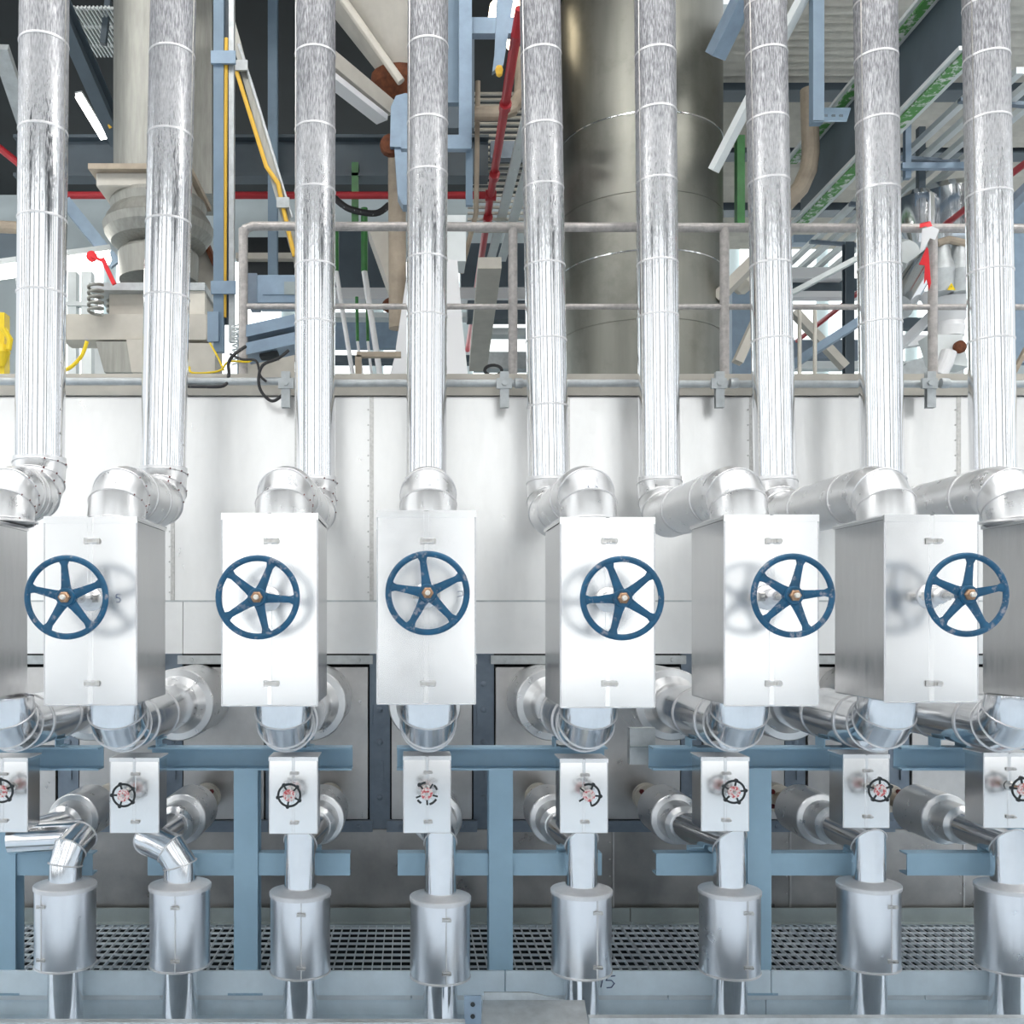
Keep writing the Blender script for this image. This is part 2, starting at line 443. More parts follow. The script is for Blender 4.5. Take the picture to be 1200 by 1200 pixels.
def pen5(q, s):
    return [[q(.55 * s, s), q(.05 * s, s), q(0, .55 * s), q(.3 * s, .62 * s), q(.55 * s, .4 * s), q(.5 * s, .1 * s), q(.25 * s, 0), q(0, .12 * s)]]
q = lambda x, z: V(X_(136, YB0) + x, YB0 - .0005, Z_(706, YB0) + z)
stroke('handwritten_number', pen5(q, .034), .0014, BOX[1][0])
q = lambda x, z: V(X_(536, YB0) + x, YB0 - .0005, Z_(701, YB0) + z)
stroke('pen_mark', [[q(0, .028), q(.022, .03), q(.024, .012), q(.006, .008)], [q(.006, .008), q(.0, .004)]], .0013, BOX[3][0])

# ------------------------------------------------------------------ large handwheels
YW = 4.10
wheels = [(78, 700, 94), (302, 700, 68), (501, 695, 98), (729, 701, 111), (929, 698, 77), (1133, 697, 84)]
wl = ['blue handwheel on the valve box marked with a handwritten 5', 'blue handwheel on the third valve box, hub left of its seam', 'blue handwheel on the middle valve box, a pen mark between its spokes',
      'blue handwheel with a pale chip high on its rim, right of the middle box', 'worn blue handwheel overhanging the far edge of the sixth valve box', 'blue handwheel nearest the right picture edge, reflected in the box behind it']
def wheel(i):
    px, py, ang = wheels[i]
    c = P(px, py, YW); ro, rr = .157, .0125
    t = thing('handwheel', wl[i], 'handwheel', c + V(0, .3, 0), 'large blue handwheels')
    pts = [c + V(ro * math.cos(R(a)), 0, ro * math.sin(R(a))) for a in range(0, 360, 6)]
    mb = MB(); n = 12; N = len(pts); vs = []; fs = []
    for k, p in enumerate(pts):
        rad = (p - c).normalized()
        for j in range(n):
            b = 2 * math.pi * j / n
            vs.append(p + rad * math.cos(b) * .0125 + V(0, 1, 0) * math.sin(b) * .012)
    for k in range(N):
        for j in range(n):
            l = (j + 1) % n; kk = (k + 1) % N
            fs.append((k * n + j, k * n + l, kk * n + l, kk * n + j))
    mb.add(vs, fs); mb.build('rim', 'wheel', t, angle=40)
    for k in range(5):
        a = R(ang + 72 * k); d = V(math.cos(a), 0, math.sin(a)); w = V(-math.sin(a), 0, math.cos(a))
        secs = [(.02, .024, .012), (.05, .0185, .011), (.09, .0155, .009), (.128, .0135, .008), (.142, .019, .009), (.152, .030, .008)]
        vs = []; fs = []; m = 8
        for (s, hw, th) in secs:
            for j in range(m):
                b = 2 * math.pi * (j + .5) / m
                vs.append(c + d * s + w * hw * math.cos(b) * 1.05 + V(0, 1, 0) * (th * math.sin(b) * 1.05 + .004 * (1 - s / .15)))
        for r_ in range(len(secs) - 1):
            for j in range(m):
                l = (j + 1) % m
                fs.append((r_ * m + j, r_ * m + l, (r_ + 1) * m + l, (r_ + 1) * m + j))
        fs += [tuple(range(m)), tuple(range((len(secs) - 1) * m, len(secs) * m))]
        MB().add(vs, fs).build('spoke', 'wheel', t, angle=50)
    hb = MB().lathe(c + V(0, .03, 0), (0, -1, 0), [(.036, 0), (.038, .01), (.038, .045), (.034, .052), (.024, .052)], 28).build('hub', 'wheel', t)
    mb = MB(); mb.lathe(c + V(0, -.02, 0), (0, -1, 0), [(.024, 0), (.024, .014), (.018, .02), (.010, .021)], 6); mb.build('stem_nut', 'brass', hb)
    h = MB().lathe(c + V(0, -.03, 0), (0, -1, 0), [(.0105, 0), (.0105, .026), (.008, .03), (.004, .03)], 16).build('stem_tip', 'white', hb)
    dep = YB0 - .002 - YW
    MB().lathe(c + V(0, .03, 0), (0, 1, 0), [(.013, 0), (.013, dep - .03)], 16).build('stem', 'clip', t)
    mb = MB()
    mb.lathe(c + V(0, dep, 0), (0, -1, 0), [(.055, 0), (.052, .01), (.036, .03), (.034, .10), (.024, .115), (.022, .13)], 28)
    mb.build('gland_sleeve', 'bead', t)
    for sx in (-1, 1):
        mb = MB(); mb.box((c.x + sx * .045 - .014, YB0 - .075, c.z - .018), (c.x + sx * .045 + .014, YB0 - .05, c.z + .018), .003)
        mb.tube([V(c.x + sx * .045, YB0 - .12, c.z), V(c.x + sx * .045, YB0 - .006, c.z)], .006, 10)
        mb.build('gland_bolt', 'clip', t)
for i in range(6): wheel(i)

# ------------------------------------------------------------------ lower big pipes
ZL = EYE - .507
low_lab = ['silver elbow pipe under the first valve box at the left picture edge', 'silver elbow pipe under the valve box with the handwritten 5', 'silver elbow pipe below the third valve box', 'silver elbow pipe seen end on under the middle valve box',
           'silver elbow pipe under the box just right of the middle one', 'silver elbow pipe below the sixth valve box', 'silver elbow pipe below the box with the mirrored handwheel', 'silver elbow pipe at the right picture edge under the last valve box']
for i in range(8):
    x = EX[i]; re = .131; br = .137
    t = thing('insulated_elbow_pipe', low_lab[i], 'pipe', (x, 5.4, ZL - .13), 'lower silver elbow pipes')
    pts = [V(x, p.y, p.z) for p in arc((0, YE + br, ZL + br), br, 180, 270, 3)]
    pts = [V(x, YE, max(BOX[i][3] + .004, pts[0].z + .004))] + pts
    eo = MB().tube(pts, re, 36).build('elbow', 'elbow', t)
    MB().tube([pts[-1], V(x, 6.02, ZL)], re, 36).build('horizontal_run', 'elbow', t)
    mb = MB()
    for g in mb.rings(pts, re + .001, 36)[2:]: MB().loop(g, .004).build('gore_bead', 'bead', eo)
    for yy in (5.08, 5.5): MB().lathe(V(x, yy, ZL), (0, 1, 0), [(re, -.012), (re + .005, -.01), (re + .005, .01), (re, .012)], 36).build('joint_band', 'bead', t)
    MB().lathe(V(x, 5.98, ZL), (0, 1, 0), [(re, 0), (re + .004, .004), (.165, .045), (.17, .05), (.208, .052), (.214, .06), (.214, .618)], 44).build('wall_collar', 'elbowd', t)

# ------------------------------------------------------------------ small valve boxes and wheels
YS0, YS1 = 4.95, 5.13
sb = [(-27, 32, 888, 975), (129, 186, 888, 976), (315.5, 372, 887, 977), (473, 528, 886, 976), (656.5, 712, 889, 976), (822, 877.5, 887, 974), (988.5, 1042, 884, 970), (1153, 1212, 882, 970)]
sl = ['small valve box at the left picture edge below the first elbow pipe', 'small valve box whose black wheel is near its left side, second along', 'third small valve box, hiding the head of the blue support column', 'small valve box under the middle elbow pipe with a broken black wheel',
      'small valve box just right of the blue column in the middle bay', 'sixth small valve box, in front of the fourth blue support frame', 'small valve box with long brown stem and black wheel, second from right edge', 'last small valve box, cut by the right picture edge']
sw = [(2, 927), (145, 932, 0), (339, 932), (500, 930), (690, 932), (860, 928), (1031, 926), (1199, 925)]
swl = ['small black wheel at the left picture edge, brown stem showing', 'small black wheel with red plate on the second small box', 'small black wheel with red plate on the third small box', 'broken small black wheel, only short rim pieces round a red plate',
       'half worn small black wheel right of the middle bay column', 'small dark wheel with red plate on the sixth small box', 'small black wheel on a long brown stem, near the right side', 'small black wheel with red plate cut by the right picture edge']
for i, (a, b, y0, y1) in enumerate(sb):
    x0, x1 = X_(a, YS0), X_(b, YS0); z1, z0 = Z_(y0, YS0), Z_(y1, YS0)
    t = make_box('small_valve_box', sl[i], 'small valve boxes in a row', x0, x1, z0, z1, YS0, YS1, (Z_(y0 + 19, YS0), Z_(y1 - 13, YS0)), .62, .02)
    YQ = 4.835
    c = P(sw[i][0], sw[i][1], YQ); ro = .052
    t = thing('small_handwheel', swl[i], 'handwheel', c + V(0, .1, 0), 'small black handwheels')
    mb = MB(); spans = {3: [(20, 50), (95, 140), (215, 240), (285, 330)], 4: [(-75, 120)]}.get(i, [(0, 360)])
    for s0, s1 in spans:
        st = [c + V(ro * math.cos(R(q)), 0, ro * math.sin(R(q))) for q in range(s0, s1 + (0 if s1 - s0 == 360 else 1), 10 if s1 - s0 > 100 else 5)]
        mb.tube(st, .0055, 8, closed=(s1 - s0 == 360))
    mb.build('rim', 'black', t)
    for k in range(5):
        q = R(24 + 11 * i + 72 * k); d = V(math.cos(q), 0, math.sin(q))
        mb = MB(); mb.bar(c + d * .02, c + d * (ro + .002), .008, .007, (0, 1, 0))
        inspan = any((s0 <= math.degrees(q) % 360 <= s1) or (s0 <= math.degrees(q) % 360 - 360 <= s1) for s0, s1 in spans)
        if inspan: mb.lathe(c + d * (ro + .003) + V(0, .007, 0), (0, -1, 0), [(.009, 0), (.009, .014)], 10)
        mb.build('spoke', 'black', t)
    h = MB().lathe(c + V(0, .004, 0), (0, -1, 0), [(.029, 0), (.029, .012), (.026, .014)], 28).build('number_plate', 'red', t)
    MB().lathe(c + V(0, -.008, 0), (0, -1, 0), [(.008, 0), (.008, .01), (.005, .012)], 6).build('stem_nut', 'clip', h)
    MB().lathe(c + V(0, .004, 0), (0, 1, 0), [(.009, 0), (.009, YS0 - YQ - .008)], 12).build('stem', 'brass', t)
    MB().lathe(V(c.x, YS0 - .005, c.z), (0, -1, 0), [(.024, 0), (.022, .012), (.014, .02), (.013, .045)], 20).build('gland', 'clip', t)

# ------------------------------------------------------------------ small pipes and cans
YC = 5.17
ZS = EYE - 1.13
can_px = [(76.5, 1035, 1130), (211, 1035, 1130), (352, 1043, 1138), (516, 1049, 1144), (681.5, 1041, 1138), (855, 1041, 1138), (1018, 1034, 1131), (1181, 1036, 1133)]
cl = ['silver can on the first pipe from the left, beside the end column', 'silver can second from the left, before the left column', 'silver can just right of the first full blue column', 'silver can lowest set, just left of the middle column',
      'silver can above the handwritten 15 on the plinth', 'silver can just left of the third full blue column', 'silver can second from the right picture edge', 'silver can with a brown stain, at the right picture edge']
pl_ = ['small silver pipe with a sideways jog, first from the left', 'small silver pipe bending sideways into the second can', 'small silver pipe dropping into the third can', 'small silver pipe dropping into the lowest set can',
       'small silver pipe from a red bolted flange, dropping beside the handwritten 15', 'small silver pipe dropping into the sixth can', 'small silver pipe with stepped sleeve, entering the can second from right', 'small silver pipe with stepped sleeve, entering the can at the right edge']
cyl_px = [86, 212, 374, 512, 650, 792, None, None]   # picture x of sleeve front at Y 5.77
for i, (px, yt, yb) in enumerate(can_px):
    x = X_(px, YC); zt, zb = Z_(yt, YC), Z_(yb, YC)
    xs = X_(cyl_px[i], 5.77) if cyl_px[i] else x
    t = thing('small_insulated_pipe', pl_[i], 'pipe', (x, YC, .35), 'small silver drain pipes')
    r = .081
    if i == 0: path = [V(xs, 5.62, ZS), V(xs - .12, 5.36, ZS), V(xs + .26, 5.30, ZS + .0), V(x + .05, YC + .02, ZS - .06), V(x, YC, ZS - .15), V(x, YC, zt - .02)]
    elif i == 1: path = [V(xs, 5.62, ZS), V(xs - .02, 5.22, ZS), V(x - .05, YC, ZS - .03), V(x, YC, ZS - .11), V(x, YC, zt - .02)]
    else: path = [V(xs, 5.62, ZS), V(x, YC, ZS), V(x, YC, zt - .02)]
    if i == 0:
        # two runs: rear run to the jog, then jog and drop
        MB().tube([V(xs, 5.62, ZS), V(xs - .1, 5.42, ZS), V(X_(26, 5.32), 5.32, ZS)], r, 28).build('rear_run', 'elbow', t)
        MB().tube([V(X_(13, 5.3), 5.3, ZS - .01), V(X_(96, 5.3), 5.3, ZS + .01)], r, 28).build('jog_run', 'elbow', t)
        path = [V(X_(96, 5.3), 5.3, ZS + .01), V(x + .02, YC + .02, ZS - .035), V(x, YC, ZS - .11), V(x, YC, zt - .02)]
    MB().tube(path, r, 28).build('elbow', 'elbow', t)
    rg = MB().rings(path, r + .001, 28)
    for g in rg[(0 if i == 0 else 1):-1]: MB().loop(g, .004).build('mitre_bead', 'bead', t)
    MB().lathe(V(xs, 5.58, ZS), (0, 1, 0), [(r, 0), (.105, .02), (.108, .10), (.112, .19)], 32).build('sleeve_step', 'elbowd', t)
    MB().lathe(V(xs, 5.755, ZS), (0, 1, 0), [(.108, 0), (.138, .006), (.143, .012), (.143, .35), (.138, .358), (.05, .36)], 40).build('insulation_sleeve', 'elbowd', t)
    MB().lathe(V(xs, 6.1, ZS), (0, 1, 0), [(.042, 0), (.042, .36)], 20).build('bare_stub', 'beige', t)
    fl = MB().lathe(V(xs, 6.43, ZS), (0, 1, 0), [(.085, 0), (.088, .004), (.088, .03), (.05, .032), (.05, .045), (.088, .047), (.088, .08)], 32).build('flange', 'flange', t)
    mb = MB()
    for k in range(4):
        q = R(45 + 90 * k)
        MB().lathe(V(xs + .064 * math.cos(q), 6.41, ZS + .064 * math.sin(q)), (0, 1, 0), [(.016, 0), (.016, .02), (.01, .02), (.01, .11)], 6).build('flange_bolt', 'boltred', fl)
    rd = .086
    MB().lathe(V(x - .0, YC, .3), (0, 0, 1), [(rd, 0), (rd, zb - .3 + .01)], 32).build('down_pipe', 'elbow', t)
    # can
    c = thing('insulation_can', cl[i], 'can', (x, YC, zb), 'silver insulation cans')
    rc = .150; H = zt - zb
    MB().lathe(V(x, YC, zb), (0, 0, 1), [(rd + .002, .0), (rc - .004, .0), (rc - .001, .004), (rc, .012), (rc, H - .02), (rc, H - .012)], 48).build('shell', 'can', c)
    MB().lathe(V(x, YC, zb), (0, 0, 1), [(rc, H - .026), (rc + .005, H - .024), (rc + .006, H - .006), (rc + .002, H - .001), (rc - .004, H), (rd + .012, H + .014), (rd - .01, H + .016)], 48).build('top_cap', 'dustcap', c)
    MB().lathe(V(x, YC, zb), (0, 0, 1), [(rc, -.001), (rc + .0035, .0), (rc + .0035, .008), (rc, .010)], 48).build('bottom_rim', 'bead', c)
    ca = [-.075, 0.01, .02, .025, .055, .045, .05, .02][i]
    a = math.asin(ca / rc); d = V(math.sin(a), -math.cos(a), 0)
    mb = MB(); p = V(x, YC, 0) + d * (rc + .001)
    mb.tube([V(p.x, p.y, zb + .01), V(p.x, p.y, zb + H - .02)], .0045, 6)
    mb.build('seam', 'bead', c)
    for zz in (zb + H * .80, zb + H * .16):
        latch(c, p.x - .004, p.y - .004, zz, .68)

# ------------------------------------------------------------------ blue support frames
YF = 5.30
fr = [(4, -118, 115, 107), (288, 173, 412, 410), (587, 465, 712, 706), (890, 765, 1006, 1003), (1192, 1057, 1300, 1300)]
frl = ['blue steel support frame at the left picture edge', 'blue steel support frame under the third valve box', 'blue steel support frame in the middle, right of the lowest set can', 'blue steel support frame right of the sixth can', 'blue steel support frame behind the can at the right picture edge']
for i, (pc, a, b, b2) in enumerate(fr):
    xc = X_(pc, YF); zb = EYE - 1.943
    zt0, zt1 = Z_(903, YF), Z_(876, YF)
    t = thing('pipe_support', frl[i], 'support frame', (xc, YF + .06, zb), 'blue steel support frames')
    cm = MB().ibeam(V(xc, YF + .062, zb), V(xc, YF + .062, zt0), .124, .124, .010, (0, 1, 0)).build('column', 'blue', t)
    MB().box((xc - .09, YF - .02, zb), (xc + .09, YF + .15, zb + .012)).build('foot_plate', 'blue', cm)
    MB().channel(V(X_(a, YF), YF + .05, (zt0 + zt1) / 2), V(X_(b, YF), YF + .05, (zt0 + zt1) / 2), .10, zt1 - zt0, .010).build('top_beam', 'blue', t)
    z0, z1 = Z_(1027, YF), Z_(1001, YF)
    a2 = {0: -110, 1: 172, 2: 466, 3: 770, 4: 1065}[i]
    mb = MB()
    for u, w in ((a2, pc - 14), (pc + 14, b2)):
        MB().channel(V(X_(w, YF), YF + .06, (z0 + z1) / 2), V(X_(u, YF), YF + .06, (z0 + z1) / 2), .085, z1 - z0, .009).build('lower_beam', 'bluel' if False else 'blue', t)
    for k in range(8):
        if X_(a, YF) - .03 < EX[k] < X_(b, YF) + .03:
            x = EX[k]; zz = zt1
            for sx in (-.07, .07):
                MB().channel(V(x + sx, YF + .0, zz + .022), V(x + sx, YF + .12, zz + .022), .03, .046, .006).build('saddle', 'blue', t)
        xs = X_(cyl_px[k], 5.77) if cyl_px[k] else X_(can_px[k][0], YC)
        if X_(a, YF) < xs < X_(b, YF):
            MB().channel(V(xs - .05, YF + .03, z1 + .018), V(xs + .05, YF + .03, z1 + .018), .06, .036, .006).build('saddle', 'blue', t)

# ------------------------------------------------------------------ back wall enclosure
YWL = 6.6
ztop = Z_(463, YWL); zs1 = Z_(705, YWL); zs2 = Z_(766, YWL); zl = Z_(972, YWL)
seams = [-260, -28, 204, 437, 667, 882, 1125, 1330, 1560]
wall = tag(MB().box((X_(-260, YWL), YWL + .06, 0), (X_(1560, YWL), YWL + .35, ztop)).build('wall_back', 'soffit'), kind='structure')  # near-black core colour puts shade into the gaps and under the grating
for k in range(len(seams) - 1):
    x0, x1 = X_(seams[k], YWL), X_(seams[k + 1], YWL)
    MB().box((x0 + .002, YWL, zs1 + .006), (x1 - .002, YWL + .06, ztop), .003).build('cladding_sheet', 'wall', wall)
    mb = MB(); mb.box((x1 - .022, YWL - .004, zs1 + .006), (x1 + .004, YWL + .001, ztop - .01))
    for q in range(14): mb.lathe(V(x1 - .03, YWL, zs1 + .06 + q * .098), (0, -1, 0), [(.006, 0), (.005, .004), (.001, .005)], 8)
    mb.build('riveted_seam', 'clip', wall)
    MB().box((x0 + .06, YWL - .012, zs2), (x1 + .058, YWL + .06, zs1), .003).build('lower_band', 'band', wall)
mb = MB(); mb.box((X_(-260, YWL), YWL - .018, zs1 - .002), (X_(1560, YWL), YWL, zs1 + .008)); mb.build('drip_edge', 'galv', wall)
# recessed bays below: studs, panels, rails
studs = [(-165 + 122 * k) for k in range(13)]
zr0, zr1 = Z_(960, YWL), Z_(782, YWL)
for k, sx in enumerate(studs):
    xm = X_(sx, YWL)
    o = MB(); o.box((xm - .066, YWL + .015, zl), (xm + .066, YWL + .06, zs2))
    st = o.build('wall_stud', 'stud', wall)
    mb = MB()
    for yy in (802, 832, 870, 935): mb.lathe(V(xm, YWL + .015, Z_(yy, YWL)), (0, -1, 0), [(.02, 0), (.019, .008), (.008, .012)], 12)
    mb.box((xm + .004, YWL + .001, Z_(914, YWL)), (xm + .024, YWL + .014, Z_(892, YWL)))
    mb.tube([V(xm - .045, YWL + .012, Z_(850, YWL)), V(xm - .045, YWL + .012, Z_(826, YWL))], .004, 6)
    mb.build('stud_bolt', 'stud', wall)
    if k + 1 < len(studs):
        xn = X_(studs[k + 1], YWL)
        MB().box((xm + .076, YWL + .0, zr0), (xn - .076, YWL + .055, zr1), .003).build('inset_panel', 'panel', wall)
        for zA, zB, m in ((Z_(778, YWL), Z_(768, YWL), 'galv'), (Z_(974, YWL), Z_(961, YWL), 'stud')):
            g = .045
            mb = MB(); mb.box((xm + g, YWL - .03, zA), (xn - g, YWL + .02, zB))
            for q in (.2, .8):
                mb.lathe(V(xm + (xn - xm) * q, YWL - .03, (zA + zB) / 2), (0, -1, 0), [(.014, 0), (.013, .008), (.004, .01)], 10)
            mb.build('clamp_rail', m, wall)
ZG0 = EYE - 1.96
lows = [-190, 70, 300, 505, 718, 925, 1128, 1330, 1560]
for k in range(len(lows) - 1):
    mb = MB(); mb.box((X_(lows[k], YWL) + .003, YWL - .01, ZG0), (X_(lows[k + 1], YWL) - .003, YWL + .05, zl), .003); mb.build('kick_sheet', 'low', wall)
    mb = MB(); x1 = X_(lows[k + 1], YWL); mb.box((x1 - .004, YWL - .015, .5), (x1 + .008, YWL - .008, zl - .01))
    for q in range(5): mb.lathe(V(x1 - .02, YWL - .01, zl - .08 - q * .11), (0, -1, 0), [(.006, 0), (.005, .004), (.001, .005)], 8)
    mb.build('riveted_seam', 'panel', wall)

# ------------------------------------------------------------------ walkway grating, toe plates, plinth beam
ZG = EYE - 1.945
ge = [-2.9, -1.3, .0, 1.33, 2.66, 4.0]
for k in range(5):
    a, b = ge[k] + .004, ge[k + 1] - .004
    mb = MB(); n = int((b - a) / .052)
    for q in range(n + 1):
        x = a + (b - a) * q / n; mb.box((x - .0025, 5.31, ZG - .02), (x + .0025, 6.57, ZG))
    for q in range(13):
        y = 5.325 + q * .1025; mb.box((a, y - .004, ZG - .012), (b, y + .004, ZG + .001))
    mb.box((a, 5.304, ZG - .03), (b, 5.31, ZG)); mb.box((a, 6.566, ZG - .03), (b, 6.572, ZG))
    lab = ['walkway grating panel at the left picture edge', 'walkway grating panel below the third small valve box', 'walkway grating panel in the middle, between the two central columns', 'walkway grating panel left of the third full column', 'walkway grating panel at the right picture edge'][k]
    tag(mb.build('walkway_grating', 'grate'), lab, 'grating', 'walkway grating panels')
te = [-2.9, -.6, .35, 1.4, 2.95, 4.0]
for k in range(5):
    mb = MB(); mb.box((te[k] + .003, 6.545, ZG), (te[k + 1] - .003, 6.555, ZG + .095)); mb.box((te[k] + .003, 6.50, ZG), (te[k + 1] - .003, 6.555, ZG + .006))
    lab = ['toe plate behind the two leftmost cans', 'toe plate behind the third can and the lowest set can', 'toe plate behind the can above the handwritten 15', 'toe plate behind the sixth can and the one after', 'toe plate behind the can at the right picture edge'][k]
    tag(mb.build('toe_plate', 'toe'), lab, 'toe plate', 'toe plates along the wall foot')
ZP = Z_(1138, 5.28)
pe = [-3.0, X_(592, 5.28), X_(904, 5.28), 4.2]
for k in range(3):
    a, b = pe[k] + .002, pe[k + 1] - .002
    lab = ['pale blue plinth beam running from the left edge to the middle column', 'pale blue plinth beam with a handwritten 15 on its face', 'pale blue plinth beam from the third full column to the right edge'][k]
    t = thing('plinth_beam', lab, 'beam', ((a + b) / 2, 5.4, .3), 'pale blue plinth beams')
    MB().box((a, 5.28, ZP - .125), (b, 5.298, ZP), .003).build('kerb_face', 'beam', t)
    MB().box((a, 5.36, .35), (b, 5.46, ZG - .04)).build('web', 'beam', t)
    MB().prof(V(a, 5.29, ZP - .30), V(b, 5.29, ZP - .30), [(-.1, -.01), (.1, -.01), (.1, .02), (-.1, .05)]).build('lower_ledge', 'beam', t)
    if k == 1:
        q = lambda x, z: V(X_(704, 5.28) + x, 5.2795, Z_(1157, 5.28) + z)
        stroke('handwritten_number', [[q(0, 0), q(.012, .05), q(-.004, .035)], [q(.075, .06), q(.035, .055), q(.028, .036), q(.055, .036), q(.07, .02), q(.055, .0), q(.03, -.002)]], .0028, t)
# front kerb and the perforated box below the middle
tag(MB().box((-3, 4.58, .35), (X_(545, 4.6), 4.62, Z_(1196, 4.6))).build('kerb_plate', 'galv'), 'grey kerb plate along the bottom picture edge, left part', 'kerb')
tag(MB().box((X_(690, 4.6), 4.58, .35), (3.6, 4.62, Z_(1191, 4.6))).build('kerb_plate', 'galv'), 'grey kerb plate along the bottom picture edge, right part', 'kerb')
t = thing('drain_trough', 'grey galvanised trough with tilted lid at the bottom, left of the 15', 'trough', P(625, 1230, 4.75), None)
def PQ(px, py, Y): return P(px, py, Y)
MB().plate([P(566, 1172, 4.9), P(684, 1172, 4.9), P(690, 1215, 4.62), P(563, 1215, 4.62)], V(0, .012, -.004)).build('lid', 'galv', t)
MB().plate([P(683, 1172, 4.9), P(690, 1215, 4.62), P(694, 1250, 4.62), P(684, 1250, 4.9)], V(.008, 0, 0)).build('side_plate', 'galv', t)
MB().plate([P(567, 1163, 4.98), P(620, 1163, 4.98), P(662, 1172, 4.98), P(662, 1210, 4.98), P(567, 1210, 4.98)], V(0, .01, 0)).build('back_plate', 'galv', t)
mb = MB().box(P(544, 1240, 4.72), P(564, 1167, 4.72) + V(0, .012, 0)); mb.build('drilled_plate', 'bluel', t)
for yy in (1177, 1191):
    p = P(554, yy, 4.719); MB().lathe(p, (0, -1, 0), [(.011, 0), (.011, .003), (.006, .004)], 16).build('hole_plug', 'black', t)

t = tag(MB().box((X_(738, 5.6), 5.6, Z_(896, 5.6)), (X_(768, 5.6), 5.66, Z_(853, 5.6))).build('bracket_plate', 'galv'), 'pale grey square plate beside the left end of the fourth blue beam', 'plate')
MB().box((X_(738, 5.6), 5.6, Z_(875, 5.6) - .004), (X_(768, 5.6), 5.59, Z_(875, 5.6) + .004)).build('fold_line', 'toe', t)
# ------------------------------------------------------------------ upper walkway edge and railing
zt2 = Z_(438, 6.56)
struct(MB().box((X_(-260, 6.6), 6.56, Z_(463, 6.56)), (X_(1560, 6.6), 6.6, zt2)).build('trim_1', 'cream'))
struct(MB().box((-6, 6.58, Z_(463, 6.56)), (8, 16, Z_(463, 6.56) + .04)).build('floor_upper', 'grate'))
tp = [(-100, 345, 447), (392, 770, 449), (770, 1250, 450)]
rl = ['galvanised edge tube along the upper walkway, left length', 'galvanised edge tube along the upper walkway, middle length', 'galvanised edge tube along the upper walkway, right length']
for k, (a, b, y) in enumerate(tp):
    tag(MB().tube([P(a, y, 6.5), P(b, y, 6.5)], .024, 16).build('edge_tube', 'galv'), rl[k], 'tube', 'edge tubes of the upper walkway')
for k, px in enumerate((335, 591, 843, 1090)):
    t = thing('rail_clamp', ['galvanised clamp and channel stub on the walkway edge beside the third riser', 'galvanised clamp and channel stub on the walkway edge left of the fifth riser', 'galvanised clamp and channel stub on the walkway edge below the vessel side', 'galvanised clamp and channel stub on the walkway edge under the red ribbon'][k], 'clamp', P(px, 478, 6.45), 'galvanised clamps on the walkway edge')
    MB().channel(P(px, 478, 6.46), P(px, 436, 6.46), .055, .04, .006, (0, 1, 0)).build('channel_stub', 'galv', t)
    mb = MB(); mb.box(P(px - 9, 455, 6.43), P(px + 9, 443, 6.43) + V(0, .02, 0)); mb.lathe(P(px, 449, 6.43), (0, -1, 0), [(.018, 0), (.018, .014)], 6)
    mb.lathe(P(px + 16, 449, 6.46), (1, 0, 0), [(.03, -.02), (.033, -.01), (.033, .02), (.03, .03)], 16)
    mb.build('clamp_plate', 'galv', t)
t = thing('guard_railing', 'weathered steel guard railing along the upper walkway edge', 'railing', P(700, 440, 6.62))
YR = 6.64
MB().tube([P(285, 372, YR), P(285, 276, YR), P(288, 268, YR), P(296, 265, YR), P(1260, 268, YR)], .029, 14).build('top_rail', 'rail', t)
MB().tube([P(285, 359, YR), P(1260, 360, YR)], .019, 12).build('mid_rail', 'rail', t)
for px in (285, 601, 849, 1093):
    MB().tube([P(px, 455, YR), P(px, 268, YR)], .030, 14).build('post', 'rail', t)

# ------------------------------------------------------------------ background: left
def single(mb, name, m, label, cat, group=None): return tag(mb.build(name, m), label, cat, group)

t = thing('dust_duct', 'tall grey duct ending in a flange and loose sleeve behind the second riser', 'duct', P(180, 332, 8))
c = lambda y: P(178, y, 8)
MB().lathe(c(218), (0, 0, 1), [(.29, 0), (.29, 1.98)], 36).build('duct', 'dull', t)
mb = MB(); a = P(122, 224, 8); b = P(236, 218, 8); mb.box((a.x, 7.6, a.z), (b.x, 8.4, b.z)); mb.build('flange_plate', 'beige', t)
a = P(128, 240, 8); b = P(230, 224, 8); MB().box((a.x, 7.66, a.z), (b.x, 8.34, b.z), .01).build('flange_skirt', 'cream', t)
cz = P(186, 331, 8)
pr = [(.30, 0), (.31, .2), (.30, .22), (.26, .25), (.36, .29), (.41, .36), (.425, .42), (.41, .44), (.40, .47), (.36, .53), (.37, .59), (.36, .62)]
MB().lathe(cz, (0, 0, 1), pr, 36).build('flexible_sleeve', 'dull', t)
t = thing('vibrating_feeder', 'cream vibrating feeder on coil springs beyond the first two risers', 'feeder', P(165, 440, 8.0))
def pbox(px0, py0, px1, py1, Y, d, bev=0): 
    a = P(px0, py1, Y); b = P(px1, py0, Y); return MB().box((a.x, Y, a.z), (b.x, Y + d, b.z), bev)
pbox(104, 331, 240, 340, 7.7, .6).build('deck_plate', 'galv', t)
pbox(128, 340, 240, 370, 7.8, .5).build('body', 'cream', t)
pbox(222, 337, 240, 368, 7.72, .07).build('side_block', 'flange', t)
pbox(70, 368, 243, 398, 7.7, .25, .01).build('base_beam', 'cream', t)
for px in (112, 134):
    c0 = P(px, 368, 7.6 if px == 112 else 7.95); pts = [c0 + V(.052 * math.cos(2 * math.pi * k / 12), .052 * math.sin(2 * math.pi * k / 12), .215 * k / 60) for k in range(61)]
    MB().tube(pts, .011, 8).build('coil_spring', 'dull', t)
MB().plate([P(112, 400, 7.7), P(160, 400, 7.7), P(166, 436, 7.7), P(122, 436, 7.7)], V(0, .3, 0)).build('motor', 'dull', t)
